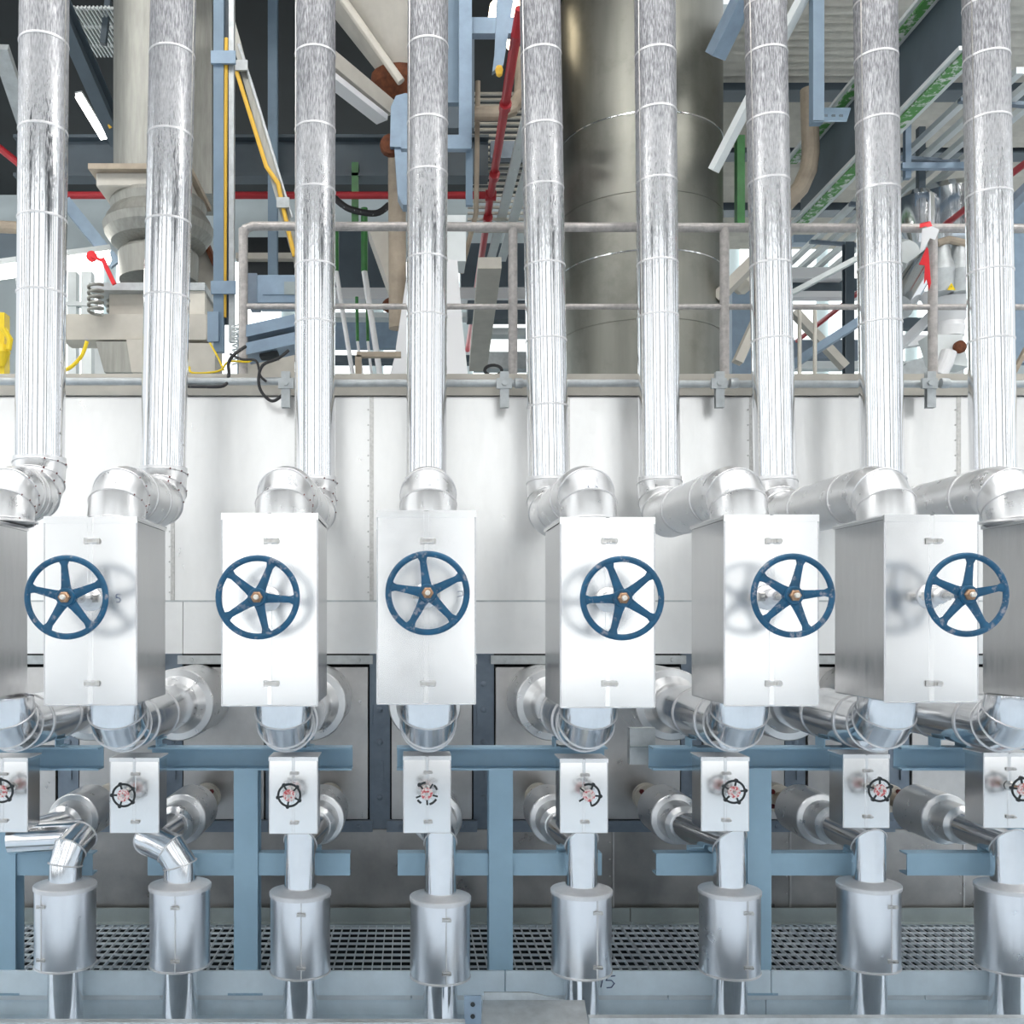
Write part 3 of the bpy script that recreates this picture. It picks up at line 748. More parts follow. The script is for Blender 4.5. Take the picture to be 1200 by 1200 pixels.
MB().plate([P(148, 398, 7.66), P(176, 398, 7.66), P(176, 436, 7.66), P(154, 436, 7.66)], V(0, .3, 0)).build('motor_bracket', 'cream', t)
pbox(218, 402, 252, 437, 7.7, .3).build('end_block', 'cream', t)
single(MB().bar(P(120, 303, 7.5), P(134, 333, 7.5), .03, .03).lathe(P(107, 300, 7.5), (0, 1, 0), [(.04, 0), (.04, .02)], 12).bar(P(107, 300, 7.5), P(121, 306, 7.5), .02, .02), 'lever', 'ribbon', 'red lever with round end standing by the coil spring', 'lever')
t = thing('steel_chute', 'dark steel chute with a rusty flange between second riser and cable channel', 'chute', P(250, 400, 8.6))
MB().prof(P(216, 0, 9.3), P(216, 240, 9.3), [(-.3, -.25), (.3, -.25), (.3, .25), (-.3, .25)], (0, 1, 0)).build('upper_duct', 'dull', t)
MB().plate([P(218, 225, 8.3), P(252, 306, 8.3), P(252, 318, 8.3), P(218, 240, 8.3)], V(0, .4, 0)).build('flange', 'rust', t)
MB().plate([P(214, 236, 8.35), P(252, 318, 8.35), P(256, 350, 8.35), P(214, 350, 8.35)], V(0, .4, 0)).build('lower_duct', 'cream', t)

def tray(name, label, a, b, w, d, m, up=(0, 1, 0)):
    t = thing(name, label, 'cable channel', b)
    MB().channel(a, b, w, d, .006, up).build('channel', m, t)
    return t
t = thing('cable_channel', 'upright blue cable channel carrying one yellow cable', 'cable channel', P(262, 412, 6.9))
pbox(250, -60, 262, 412, 6.9, .05).build('left_web', 'blueu', t); pbox(268, -60, 274, 400, 6.92, .05).build('right_web', 'galv', t)
pbox(262, -60, 268, 380, 6.96, .02).build('back_web', 'blued', t)
MB().tube([P(265, 45, 6.92), P(264, 200, 6.92), P(263, 372, 6.92)], .014, 10).build('yellow_cable', 'yellow', t)
for y in (67, 337): 
    pbox(247, y - 8, 276, y + 7, 6.88, .02).build('bracket', 'bluel', t)
pbox(243, 365, 256, 400, 6.88, .02).build('cover_plate', 'bluel', t)
t = thing('cable_channel', 'slanting grey channel with a kinked yellow cable under dark soffit', 'cable channel', P(346, 310, 7.6))
MB().channel(P(258, -20, 7.6), P(352, 318, 7.6), .06, .05, .006, (0, 1, 0)).build('channel', 'dull', t)
MB().tube([P(276, 80, 7.55), P(312, 195, 7.55), P(326, 215, 7.55), P(331, 240, 7.55), P(345, 300, 7.55)], .016, 10).build('yellow_cable', 'yellow', t)
MB().tube([P(280, 52, 7.57), P(300, 115, 7.57), P(342, 255, 7.57)], .012, 8).build('conduit', 'galv', t)
for x, y in ((282, 76), (331, 237)): pbox(x - 7, y - 6, x + 8, y + 6, 7.52, .02).build('clip', 'galv', t)
single(MB().ibeam(P(320, 345, 9.4), P(320, -60, 9.4), .085, .085, .008, (0, 1, 0)), 'steel_column', 'blueu', 'slim blue grey column behind the slanting cable channel', 'column')
single(MB().ibeam(P(20, 187, 10), P(572, 187, 10), .2, .40, .03), 'steel_beam', 'blued', 'blue grey horizontal beam above the red pipe, behind the risers', 'beam')
single(MB().tube([P(-30, 150, 9.73), P(20, 190, 9.73), P(60, 229, 9.73), P(575, 229, 9.73)], .034, 12).lathe(P(575, 229, 9.73), (1, 0, 0), [(.05, -.05), (.05, .05)], 12), 'sprinkler_pipe', 'fire', 'red horizontal sprinkler pipe under the blue beam', 'pipe')
mb = MB().tube([P(610, 10, 6.85), P(605, 40, 7), P(575, 229, 9.73), P(548, 410, 15)], .036, 12)
for f in (.22, .5, .72): mb.lathe(P(605, 40, 7).lerp(P(548, 410, 15), f * .55), P(548, 410, 15) - P(605, 40, 7), [(.048, -.04), (.048, .04)], 12)
single(mb, 'sprinkler_pipe', 'fire', 'red sprinkler pipe receding between fourth and fifth risers', 'pipe')
# junction box, trays, cables by railing start
t = thing('junction_box', 'pale grey junction box behind the railing by the third riser', 'junction box', P(325, 356, 7.0))
pbox(301, 322, 352, 355, 7.0, .2, .006).build('housing', 'bluel', t); pbox(308, 330, 333, 345, 6.993, .01).build('cover', 'bluel', t); pbox(333, 330, 346, 345, 6.99, .012).build('gauge', 'toe', t)
pbox(290, 320, 301, 356, 7.02, .2).build('finned_side', 'stud', t)
for k, (ya, yb_, lab) in enumerate(((384, 375, 'upper tilted pale blue tray beside the third riser'), (405, 396, 'lower tilted pale blue tray beside the third riser'))):
    mb = MB().plate([P(287, ya - 3, 6.62), P(350, yb_ - 8, 6.62), P(350, yb_ + 6, 6.62), P(287, ya + 11, 6.62)], V(0, .25, .0))
    single(mb, 'cable_tray', 'bluel', lab, 'tray', 'tilted trays by the railing start')
single(pbox(304, 411, 325, 418, 6.66, .1), 'cable_gland_box', 'dark', 'small dark gland box under the lower tilted tray', 'gland box')
t = thing('sheet_post', 'slim steel post with spiral spring at the railing start', 'post', P(284, 440, 6.85))
pbox(278, 388, 289, 440, 6.85, .05).build('post', 'blueu', t)
MB().tube([P(276 + 4 * math.cos(k * .9), 380 + k * .8, 6.8 + .02 * math.sin(k * .9)) for k in range(60)], .006, 6).build('spiral_wrap', 'pale', t)
single(MB().tube(smooth([P(200, 452, 6.5), P(235, 453, 6.48), P(262, 452, 6.48), P(268, 440, 6.5), P(268, 425, 6.5), P(275, 415, 6.5), P(288, 406, 6.55)]), .011, 8), 'black_cable', 'cable', 'black cable drooping over the walkway edge from the second riser', 'cable')
single(MB().tube(smooth([P(338, 411, 6.5), P(326, 420, 6.45), P(308, 428, 6.45), P(303, 445, 6.45), P(307, 460, 6.45), P(319, 470, 6.45), P(332, 462, 6.45), P(343, 448, 6.45)]), .010, 8), 'black_cable', 'cable', 'black cable hanging in a loop beside the third riser', 'cable')
single(MB().tube(smooth([P(270, 415, 6.6), P(283, 421, 6.52), P(300, 423, 6.5), P(305, 440, 6.48), P(312, 447, 6.47)]), .008, 8), 'black_cable', 'cable', 'thin black cable curling left of the looped one', 'cable')
single(MB().tube(smooth([P(222, 430, 6.7), P(226, 437, 6.68), P(256, 435, 6.66), P(268, 424, 6.64), P(290, 424, 6.6), P(296, 421, 6.6)]), .007, 8), 'yellow_cable', 'yel2', 'yellow cable lying along the walkway edge past the second riser', 'cable')
single(MB().tube(smooth([P(246, 402, 6.75), P(256, 420, 6.72), P(262, 434, 6.7)]), .007, 8), 'yellow_cable', 'yel2', 'short yellow cable dropping below the upright cable channel', 'cable')
single(MB().tube(smooth([P(102, 400, 7.1), P(95, 418, 7.1), P(80, 432, 7.1), P(62, 436, 7.1)]), .014, 8), 'yellow_cable', 'yel2', 'yellow cable between first and second risers', 'cable')
pipe_st = MB().tube([P(312, 446, 6.5), P(332, 446, 6.5)], .02, 12)
single(pipe_st, 'conduit_stub', 'galv', 'short grey conduit stub by the looped black cable', 'conduit')
# far left lamps and frames
def luminaire(label, a, b, w, m='lamp', house='pale'):
    t = thing('luminaire', label, 'lamp', a, None)
    up = V(0, 0, 1)
    MB().bar(a + V(0, 0, w * .5), b + V(0, 0, w * .5), w * 1.15, w * .35).build('housing', house, t)
    MB().bar(a, b, w, w * .6).build('diffuser', m, t)
luminaire('bright fluorescent lamp glowing behind the first riser', P(-20, 322, 8.2), P(128, 302, 8.6), .13)
luminaire('slim lamp high up between first and second risers', P(92, 112, 9.2), P(122, 162, 9.6), .06, 'lamp')
t = thing('steel_gantry', 'pale cyan steel frame uprights beyond the feeder spring', 'frame', P(90, 440, 9.6))
for x, w in ((84, 10), (101, 12)): pbox(x - w / 2, 318, x + w / 2, 440, 9.6, .1).build('upright', 'pale', t)
pbox(78, 353, 112, 358, 9.58, .08).build('crossbar', 'pale', t)
t = thing('yellow_valve', 'yellow painted fitting at the left picture edge', 'fitting', P(5, 435, 7.2))
pbox(-12, 366, 5, 440, 7.2, .1).build('frame', 'yel2', t)
MB().tube([P(4, 385, 7.15), P(12, 398, 7.15), P(10, 410, 7.15)], .02, 10).build('handle', 'yel2', t)
MB().lathe(P(2, 405, 7.2), (0, 0, -1), [(.05, 0), (.06, .05), (.02, .15)], 14).build('cone', 'yel2', t)
single(pbox(-30, 268, 22, 312, 9.0, .1), 'wall_cabinet', 'blued', 'blue grey cabinet beyond the first riser at the left edge', 'cabinet')
single(MB().tube([P(-20, 265, 8.5), P(25, 267, 8.5)], .05, 12), 'beige_pipe', 'beige', 'short beige pipe at the left picture edge', 'pipe')
mb = MB()
for k in range(14): mb.bar(P(68 + k * 4.6, 8, 8.6), P(106 + k * 4.2, 66, 9.6), .012, .02)
for k in range(3): mb.bar(P(72 + k * 14, 10 + k * 22, 8.65 + .4 * k), P(140 + k * 9, 10 + k * 22, 8.65 + .4 * k), .02, .02)
single(mb, 'slatted_soffit', 'pale', 'pale slatted deck seen from below between first two risers', 'grating')
single(MB().ibeam(P(55, -30, 8.2), P(140, 165, 9.4), .12, .18, .014), 'steel_brace', 'blued', 'blue grey sloping brace beside the tall grey duct', 'beam')
single(MB().bar(P(121, 52, 8.8), P(127, 0, 8.8), .05, .05), 'hanger_rod', 'blued', 'small blue hanger under the slatted deck', 'hanger')
single(MB().tube([P(84, 62, 8.9), P(100, 95, 9.0), P(130, 150, 9.2)], .016, 8), 'yellow_cable', 'yellow', 'yellow cable running along the sloping brace', 'cable')
single(MB().bar(P(0, 55, 7.6), P(40, 175, 8.4), .12, .06), 'steel_brace', 'galv', 'grey sloping strut at the upper left picture corner', 'beam')
single(MB().bar(P(76, 236, 8.8), P(136, 310, 8.9), .06, .10), 'steel_brace', 'bluel', 'pale strut above the bright lamp left of the loose sleeve', 'beam')
single(MB().box(P(100, 442, 11.2), P(170, 385, 11.2) + V(0, .1, 0)), 'back_panel', 'pale', 'pale green panel far behind the feeder motor', 'panel')

# ------------------------------------------------------------------ background: middle
t = thing('luminaire', 'large dusty cream lamp housing sloping above the red pipe', 'lamp', P(420, 110, 8.2))
MB().bar(P(372, 66, 7.9), P(450, 130, 8.5), .20, .13).build('housing', 'cream', t)
MB().bar(P(374, 82, 7.88), P(448, 140, 8.44), .12, .05).build('diffuser', 'paper', t)
t = thing('cone_hopper', 'beige cone hopper with a rusty flange left of the fourth riser', 'hopper', P(462, 98, 8.7))
ax = P(470, 92, 8.7) - P(432, -60, 8.7)
MB().lathe(P(432, -60, 8.7), ax, [(.62, 0), (.13, ax.length), (.13, ax.length + .04)], 32).build('cone', 'cream', t)
MB().lathe(P(468, 88, 8.65), (0, 0, -1), [(.20, 0), (.24, .02), (.24, .12), (.20, .18), (.14, .25)], 20).build('rusty_flange', 'rust', t)
MB().tube([P(402, 0, 8.4), P(436, 48, 8.4), P(470, 96, 8.4)], .035, 10).build('edge_pipe', 'flange', t)
t = thing('slide_gate', 'blue rounded slide gate body above the beige drop pipe', 'gate valve', P(470, 240, 8.2))
MB().plate([P(458, 125, 8.2), P(464, 112, 8.2), P(475, 109, 8.2), P(490, 112, 8.2), P(490, 172, 8.2), P(457, 172, 8.2)], V(0, .16, 0)).build('bonnet', 'bluel', t)
MB().plate([P(462, 172, 8.22), P(490, 172, 8.22), P(490, 240, 8.22), P(472, 240, 8.22), P(466, 228, 8.22)], V(0, .14, 0)).build('blade_housing', 'bluel', t)
MB().lathe(P(458, 168, 8.25), (0, 1, 0), [(.08, 0), (.09, .02), (.09, .06), (.05, .08)], 14).build('rusty_flange', 'rust', t)
single(MB().tube([P(465, 170, 8.6), P(466, 385, 8.6)], .075, 18), 'drop_pipe', 'beige', 'beige drop pipe below the blue slide gate', 'pipe')
t = thing('outlet_hopper', 'grey outlet hopper narrowing beside the beige drop pipe', 'hopper', P(458, 372, 8.9))
MB().plate([P(430, 262, 8.9), P(475, 262, 8.9), P(475, 360, 8.9), P(462, 352, 8.9)], V(0, .4, 0)).build('cone', 'cream', t)
MB().lathe(P(458, 358, 8.8), (.3, -.4, -1), [(.07, -.03), (.08, 0), (.06, .03)], 16).build('outlet_ring', 'rust', t)
t = thing('white_hopper', 'white tall hopper standing behind the fourth riser', 'hopper', P(505, 440, 8.4))
MB().plate([P(455, 445, 8.4), P(462, 420, 8.4), P(480, 300, 8.4), P(536, 305, 8.4), P(542, 380, 8.4), P(549, 445, 8.4)], V(0, .4, 0)).build('body', 'paper', t)
pbox(524, 252, 546, 306, 8.5, .3).build('upper_neck', 'pale', t)
for k, (x0, y0, y1, x1, y2, r) in enumerate(((427, 244, 318, 446, 430, .028), (394, 262, 318, 414, 430, .022), (418, 348, 400, 425, 430, .014), (430, 348, 400, 436, 430, .014))):
    t = thing('green_pipe', ['thick green pipe turning white lower down, right of the third riser', 'green pipe close beside the third riser, white lower down', 'short thin green pipe, nearer the third riser', 'short thin green pipe, nearer the fourth riser'][k], 'pipe', P(x1, y2, 9.6 + .2 * k), 'green pipes between third and fourth risers')
    MB().tube([P(x0, y0, 9.6 + .2 * k), P(x0 + (1 if k > 1 else 0), y1, 9.6 + .2 * k)], r * 1.15, 12).build('green_length', 'green', t)
    MB().tube([P(x0 + (1 if k > 1 else 0), y1, 9.6 + .2 * k), P(x1, y2 + 14, 9.6 + .2 * k)], r, 12).build('white_length', 'paper', t)
single(pbox(412, 190, 420, 260, 9.9, .06), 'green_post', 'green', 'green post glimpsed under the cream lamp', 'post')
single(MB().tube(smooth([P(392, 232, 9.2), P(410, 245, 9.2), P(440, 250, 9.2), P(456, 240, 9.2)]), .03, 8), 'black_cable', 'cable', 'fat black hose sagging below the red pipe', 'cable')
single(MB().bar(P(420, 442, 8), P(420, 417, 8), .05, .05).bar(P(418, 416, 8), P(470, 416, 8), .05, .04), 'angle_bracket', 'beige', 'brown angle bracket at the walkway edge left of the fourth riser', 'bracket')
for k, (y0, y1, m, lab, Y) in enumerate(((337, 350, 'paper', 'white horizontal beam seen between third and fifth risers', 12), (366, 372, 'pale', 'thin pale horizontal beam just under the mid rail', 12.2), (416, 424, 'blued', 'blue grey horizontal beam near the walkway edge', 12.4))):
    single(pbox(385, y0, 660, y1, Y, .2), 'steel_beam', m, lab, 'beam')
single(pbox(388, 375, 470, 408, 13, .1), 'far_platform', 'bluel', 'far pale platform front behind the green pipes', 'platform')
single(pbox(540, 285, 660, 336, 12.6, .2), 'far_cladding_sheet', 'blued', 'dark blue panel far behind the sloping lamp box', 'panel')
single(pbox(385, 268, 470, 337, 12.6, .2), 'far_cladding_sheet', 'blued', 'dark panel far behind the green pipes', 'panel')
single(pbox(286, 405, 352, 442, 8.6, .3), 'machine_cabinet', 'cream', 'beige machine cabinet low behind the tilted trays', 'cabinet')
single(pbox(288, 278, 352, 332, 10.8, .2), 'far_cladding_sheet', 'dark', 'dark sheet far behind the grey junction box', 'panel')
single(pbox(276, 296, 352, 303, 10.7, .1), 'far_ledge', 'cream', 'beige ledge far above the grey junction box', 'ledge')
single(pbox(548, 352, 662, 374, 11.2, .2), 'steel_beam', 'blued', 'dark beam behind the mid rail, left of the fifth riser', 'beam')
single(pbox(556, 384, 662, 392, 11.4, .2), 'far_tube', 'pale', 'pale level tube far behind the cream box lamp', 'tube')
single(pbox(556, 412, 662, 432, 11.6, .2), 'far_platform', 'galv', 'grey platform edge far behind the hose coil', 'platform')
single(pbox(925, 398, 1010, 420, 12.8, .2), 'far_platform', 'stud', 'dark platform edge far behind the two thin cream posts', 'platform')
t = thing('cranked_hanger', 'blue cranked hanging frame beside the fourth riser', 'hanger', P(515, 175, 7.4))
pbox(538, -60, 553, 172, 7.4, .06).build('upright', 'bluel', t); pbox(524, -60, 538, 120, 7.5, .06).build('rear_upright', 'blueu', t)
pbox(470, 158, 552, 174, 7.392, .06).build('foot_bar', 'bluel', t); pbox(553, 20, 615, 39, 7.5, .08).build('cross_arm', 'bluel', t); pbox(546, 174, 554, 240, 7.45, .04).build('drop_strut', 'blueu', t)
t = thing('pointed_hanger', 'pale blue tapered hanger with an orange tip above the red pipe', 'hanger', P(583, 88, 7))
MB().plate([P(584, -40, 7), P(608, -40, 7), P(590, 76, 7), P(577, 84, 7), P(580, 60, 7)], V(0, .05, 0)).build('blade', 'bluel', t)
MB().lathe(P(585, 78, 7.0), (0, 0, -1), [(.02, 0), (.028, .02), (.02, .06), (.008, .07)], 12).build('tip', 'yellow', t)
for k, (x, y) in enumerate(((604, 12), (599, 44), (579, 14))):
    tag(MB().lathe(P(x, y, 9.0), (.15, 0, 1), [(.02, -.10), (.045, -.06), (.045, .06), (.02, .1)], 14).build('lamp_bulb', 'warm'), ['warm lamp bulb just right of the pointed hanger, upper', 'warm lamp bulb just below the upper ones, by the red pipe', 'warm lamp bulb left of the pointed hanger'][k], 'lamp', 'warm lamp bulbs by the pointed hanger')
single(MB().tube([P(510, 134, 8.8), P(585, 133, 8.8), P(600, 128, 8.8), P(610, 112, 8.9), P(612, 60, 9)], .06, 14), 'bent_pipe', 'beige', 'beige pipe bending up between fourth and fifth risers', 'pipe')
single(MB().bar(P(574, 308, 8.8), P(560, 430, 11.6), .20, .10), 'lamp_box', 'cream', 'long cream box lamp sloping beside the red pipe, unlit', 'lamp')
for k, (a, b) in enumerate((((641, 120, 8), (588, 305, 11.2)), ((622, 120, 8), (575, 305, 11.4)))):
    mb = MB().bar(P(*a), P(*b), .09, .03)
    for f in range(9):
        p = P(*a).lerp(P(*b), f / 9); mb.lathe(p + V(0, 0, -.014), (0, 0, -1), [(.012, 0), (.012, .004)], 8)
    single(mb, 'perforated_strut', 'pale', ['pale perforated strut receding just left of the fifth riser', 'pale perforated strut next to the red sprinkler pipe'][k], 'strut', 'perforated struts')
mb = MB()
for k in range(24): mb.bar(P(548, 110 + k * 7, 10.2), P(668, 110 + k * 7, 10.2), .03, .022)
single(mb, 'louvre_panel', 'corr', 'pale louvred panel behind the perforated struts', 'panel')
single(pbox(520, 40, 556, 150, 8.6, .1), 'dark_plate', 'blued', 'dark blue plate behind the cranked hanging frame', 'plate')
single(pbox(575, 165, 655, 185, 9.9, .1), 'steel_beam', 'stud', 'short dark beam across the louvred panel', 'beam')
single(MB().tube([P(560, 95, 8.9), P(558, 250, 9.1), P(540, 320, 9.4)], .022, 8), 'conduit', 'beige', 'thin brown conduit beside the cranked hanging frame', 'conduit')
t = thing('hose_coil', 'grey hose coil lying at the walkway edge left of the fifth riser', 'hose', P(578, 440, 7.5))
MB().tube([P(578 + 10 * math.cos(k * .35), 434 - 6 * math.sin(k * .35), 7.5 + .01 * k) for k in range(40)], .012, 8).build('coil', 'cable', t)

# vessel
YV = 9.0; xv = X_(750, YV); rv = .70
t = thing('process_vessel', 'large round stained steel vessel behind the sixth riser', 'vessel', (xv, YV, Z_(463, 6.56)))
MB().lathe((xv, YV, EYE + 1.45), (0, 0, 1), [(rv, 0), (rv, 3.93)], 64).build('shell', 'vessel', t)
for y in (130, 292, 372, 222):
    z = EYE + (725 - y) * (YV - rv) / 1200
    MB().lathe((xv, YV, z), (0, 0, 1), [(rv, -.006), (rv + .006, -.005), (rv + .006, .005), (rv, .006)], 64).build('weld_seam', 'elbow' if y in (130, 292) else 'vessel', t)

# ------------------------------------------------------------------ background: right
zc5 = EYE + 5.1
mb = MB()
ys = 7.0
while ys < 13.9:
    mb.plate([V(2.75, ys, zc5), V(9, ys, zc5), V(9, ys + .06, zc5 - .085), V(2.75, ys + .06, zc5 - .085)], V(0, 0, .004))
    mb.plate([V(2.75, ys + .06, zc5 - .085), V(9, ys + .06, zc5 - .085), V(9, ys + .12, zc5), V(2.75, ys + .12, zc5)], V(0, 0, .004)); ys += .12
struct(mb.build('ceiling', 'corr'))
for k, (y, Y) in enumerate(((94, 9.6), (168, 11), (236, 12.4))):
    single(MB().ibeam(P(830, y, Y), P(1330, y, Y), .22, .30, .02), 'steel_beam', 'blued', ['blue grey beam crossing under the pale soffit, highest one', 'blue grey beam crossing under the pale soffit, middle one', 'blue grey beam crossing under the pale soffit, lowest one'][k], 'beam', 'beams under the pale soffit')
t = thing('plate_girder', 'deep grey girder with green flaking flanges sloping behind the eighth riser', 'girder', (3.75, 8.4, EYE + 3.84))
MB().box((3.84, 6.9, EYE + 3.86), (3.87, 10.1, EYE + 4.52)).build('web', 'blued', t)
MB().box((3.69, 6.9, EYE + 3.83), (3.87, 10.1, EYE + 3.86)).build('lower_flange', 'pale', t)
MB().box((3.69, 6.9, EYE + 4.5), (3.87, 10.1, EYE + 4.53)).build('upper_flange', 'pale', t)
MB().box((3.725, 6.9, EYE + 3.815), (3.825, 10.1, EYE + 3.829)).build('lower_edge_strip', 'greenw', t)
MB().box((3.72, 6.9, EYE + 4.485), (3.80, 10.1, EYE + 4.499)).build('upper_edge_strip', 'greenw', t)
t = thing('cable_ladder', 'cable ladder of four pale rails receding beside the ninth riser', 'cable ladder', (4.6, 9, EYE + 4.0))
for k in range(4): MB().bar(V(4.36 + .16 * k, 7.6, EYE + 4.09 - .02 * k), V(4.36 + .16 * k, 12.6, EYE + 4.09 - .02 * k), .06, .05).build('rail', 'pale', t)
for k in range(5): MB().bar(V(4.28, 8 + k, EYE + 4.05), V(4.98, 8 + k, EYE + 4.0), .05, .03).build('rung', 'stud', t)
single(MB().tube([V(4.8, 7.4, EYE + 3.57), V(4.75, 9.5, EYE + 3.5), V(4.75, 12.6, EYE + 3.42)], .028, 10), 'sprinkler_pipe', 'fire', 'thin red pipe sloping behind the ribbon, right of the vessel', 'pipe')
t = thing('hanger_post', 'blue hanger post with a flat foot right of the seventh riser', 'hanger', P(965, 145, 7.4))
pbox(953, -60, 966, 142, 7.4, .08).build('upright', 'blueu', t)
MB().plate([P(953, 143, 7.4), P(992, 143, 7.4), P(997, 128, 7.55), P(962, 128, 7.55)], V(0, 0, .012)).build('foot', 'blueu', t)
for x in (968, 977, 986): MB().box(P(x - 2, 137, 7.44), P(x + 2, 134, 7.44) + V(0, .02, 0)).build('stiffener', 'blued', t)
single(MB().tube([P(948, 105, 9), P(950, 180, 9), P(947, 200, 9), P(938, 220, 9), P(915, 245, 9)], .075, 16), 'bent_pipe', 'beige', 'beige pipe curving down behind the girder right of the seventh riser', 'pipe')
single(pbox(864, 158, 873, 262, 8.8, .08), 'green_post', 'green', 'green post between the vessel and the seventh riser', 'post')
for k, (a, b, w, m, lab) in enumerate((
    ((950, -20, 7.4), (836, 200, 8.0), .08, 'pale', 'long pale brace sloping from the top edge toward the vessel'),
    ((880, -20, 7.6), (838, 66, 7.9), .14, 'bluel', 'broad pale blue brace by the vessel head'),
    ((905, 285, 8.4), (840, 350, 8.6), .12, 'cream', 'cream brace left of the seventh riser, above the mid rail'),
    ((900, 345, 8.2), (864, 425, 8.2), .10, 'cream', 'cream strut left of the seventh riser, near the walkway edge'),
    ((1010, 300, 9), (925, 345, 9.2), .06, 'pale', 'pale strut below the top rail, right of the seventh riser'),
    ((1025, 365, 9), (925, 430, 9.2), .10, 'bluel', 'pale blue strut crossing above the walkway edge, right of seventh riser'),
    ((930, 365, 9.6), (990, 430, 9.6), .10, 'cream', 'cream strut leaning the other way, right of seventh riser'),
    ((1110, 352, 8.6), (1040, 420, 8.8), .10, 'paper', 'white strut between eighth riser and ribbon post'),
    ((1210, 395, 7.4), (1186, 440, 7.4), .04, 'beige', 'brown strut at the right picture edge'),
)):
    single(MB().bar(P(*a), P(*b), w, w * .7), 'steel_brace', m, lab, 'brace')
single(MB().ibeam(P(994, 445, 10.5), P(994, 285, 10.5), .09, .09, .01, (0, 1, 0)), 'steel_column', 'blued', 'blue grey column left of the eighth riser', 'column')
single(MB().bar(P(1079, 262, 9.2), P(1079, 150, 9.2), .06, .06, (0, 1, 0)), 'steel_column', 'blued', 'short grey column right of the eighth riser, over the tank', 'column')
single(MB().bar(P(1063, 210, 8.8), P(1063, 100, 8.8), .05, .05, (0, 1, 0)).bar(P(1056, 195, 8.75), P(1150, 195, 8.75), .05, .05), 'support_arm', 'bluel', 'grey support arm under the cable ladder', 'bracket')
for k, (x0, x1, y0, y1, m, lab) in enumerate(((925, 990, 313, 326, 'paper', 'white beam right of the seventh riser, upper one'), (925, 1130, 341, 348, 'paper', 'white beam right of the seventh riser, lower one'), (925, 1010, 326, 341, 'blued', 'dark beam between the two white beams'), (1058, 1130, 372, 384, 'blued', 'dark beam right of the eighth riser'), (925, 1130, 423, 432, 'pale', 'pale beam low behind the walkway edge, right side'), (930, 960, 275, 284, 'bluel', 'short pale blue ledge under the top rail'))):
    single(pbox(x0, y0, x1, y1, 11.5 + .1 * k, .15), 'steel_beam', m, lab, 'beam')
for k, x in enumerate((937, 955)):
    single(MB().tube([P(x, 440, 9.0), P(x, 362, 9.0)], .018, 8), 'thin_post', 'flange', ['thin cream post right of the seventh riser, nearer it', 'thin cream post right of the seventh riser, farther'][k], 'post')
single(pbox(858, 330, 882, 440, 10, .1), 'steel_column', 'bluel', 'pale blue column between vessel and seventh riser', 'column')
single(MB().lathe(P(872, 330, 9), (.5, -.6, .4), [(.06, -.1), (.09, -.06), (.09, .06), (.05, .1)], 16), 'round_fitting', 'flange', 'round cream fitting beside the railing post at the vessel', 'fitting')
# tanks, filter housings
t = thing('silver_tank', 'bright silver tank behind the ninth riser above the top rail', 'tank', P(1100, 290, 9.4))
MB().lathe(P(1112, 290, 9.4), (0, 0, 1), [(.12, -.1), (.30, 0), (.34, .08), (.34, .45), (.28, .52), (.1, .56)], 32).build('shell', 'elbow', t)
MB().lathe(P(1075, 262, 9.2), (0, 0, 1), [(.1, -.2), (.16, -.1), (.16, .22), (.1, .28)], 24).build('side_pot', 'elbow', t)
t = thing('filter_housing', 'grey rounded filter housing with a yellow warning triangle', 'filter', P(1118, 345, 8.2))
for dx in (-10, 10):
    MB().lathe(P(1114 + dx, 344, 8.2), (0, 0, 1), [(.085, 0), (.09, .1), (.10, .18), (.085, .24), (.07, .28), (.06, .34), (.05, .40)], 24).build('bulb', 'galv', t)
MB().tube([P(1098, 285, 8.15), P(1112, 281, 8.15), P(1135, 286, 8.15)], .03, 10).build('head_pipe', 'beige', t)
p = P(1115, 336, 8.09)
MB().plate([p + V(-.032, 0, -.025), p + V(.032, 0, -.025), p + V(0, 0, .032)], V(0, .004, 0)).build('warning_triangle', 'caution', t)
mb = MB().plate([p + V(-.004, -.002, -.012), p + V(.004, -.002, .002), p + V(.0, -.002, .002), p + V(.004, -.002, .016), p + V(-.006, -.002, -.001), p + V(-.001, -.002, -.001)], V(0, .002, 0)); mb.build('bolt_symbol', 'black', t)
t = thing('white_funnel', 'white funnel and pipe under the filter housing', 'funnel', P(1110, 440, 8.4))
MB().lathe(P(1114, 395, 8.4), (0, 0, 1), [(.10, 0), (.11, .08), (.10, .12), (.22, .33), (.23, .35), (.20, .35)], 28).build('cone', 'paper', t)
MB().plate([P(1090, 392, 8.3), P(1128, 392, 8.3), P(1135, 430, 8.3), P(1100, 424, 8.3)], V(0, .2, 0)).build('gusset', 'pale', t)
MB().lathe(P(1122, 408, 8.28), (0, -1, 0), [(.04, 0), (.05, .02), (.05, .05), (.035, .06)], 18).build('port', 'rust', t)
MB().tube([P(1100, 440, 8.2), P(1108, 425, 8.2), P(1112, 412, 8.2)], .06, 14).build('outlet_elbow', 'paper', t)
single(MB().tube([P(1052, 360, 8.4), P(1075, 320, 8.6), P(1100, 300, 8.8)], .12, 20), 'curved_duct', 'elbow', 'silver curved duct behind the red ribbon', 'duct')
single(MB().lathe(P(1058, 300, 9), (0, -1, 0), [(.12, 0), (.14, .03), (.1, .1)], 20), 'round_cover', 'pale', 'pale round cover right of the eighth riser', 'cover')
single(MB().plate([P(1050, 392, 10), P(1090, 392, 10), P(1090, 402, 10), P(1050, 408, 10)], V(0, .1, 0)), 'sheet_offcut', 'paper', 'white sheet piece low beside the ribbon post', 'sheet')
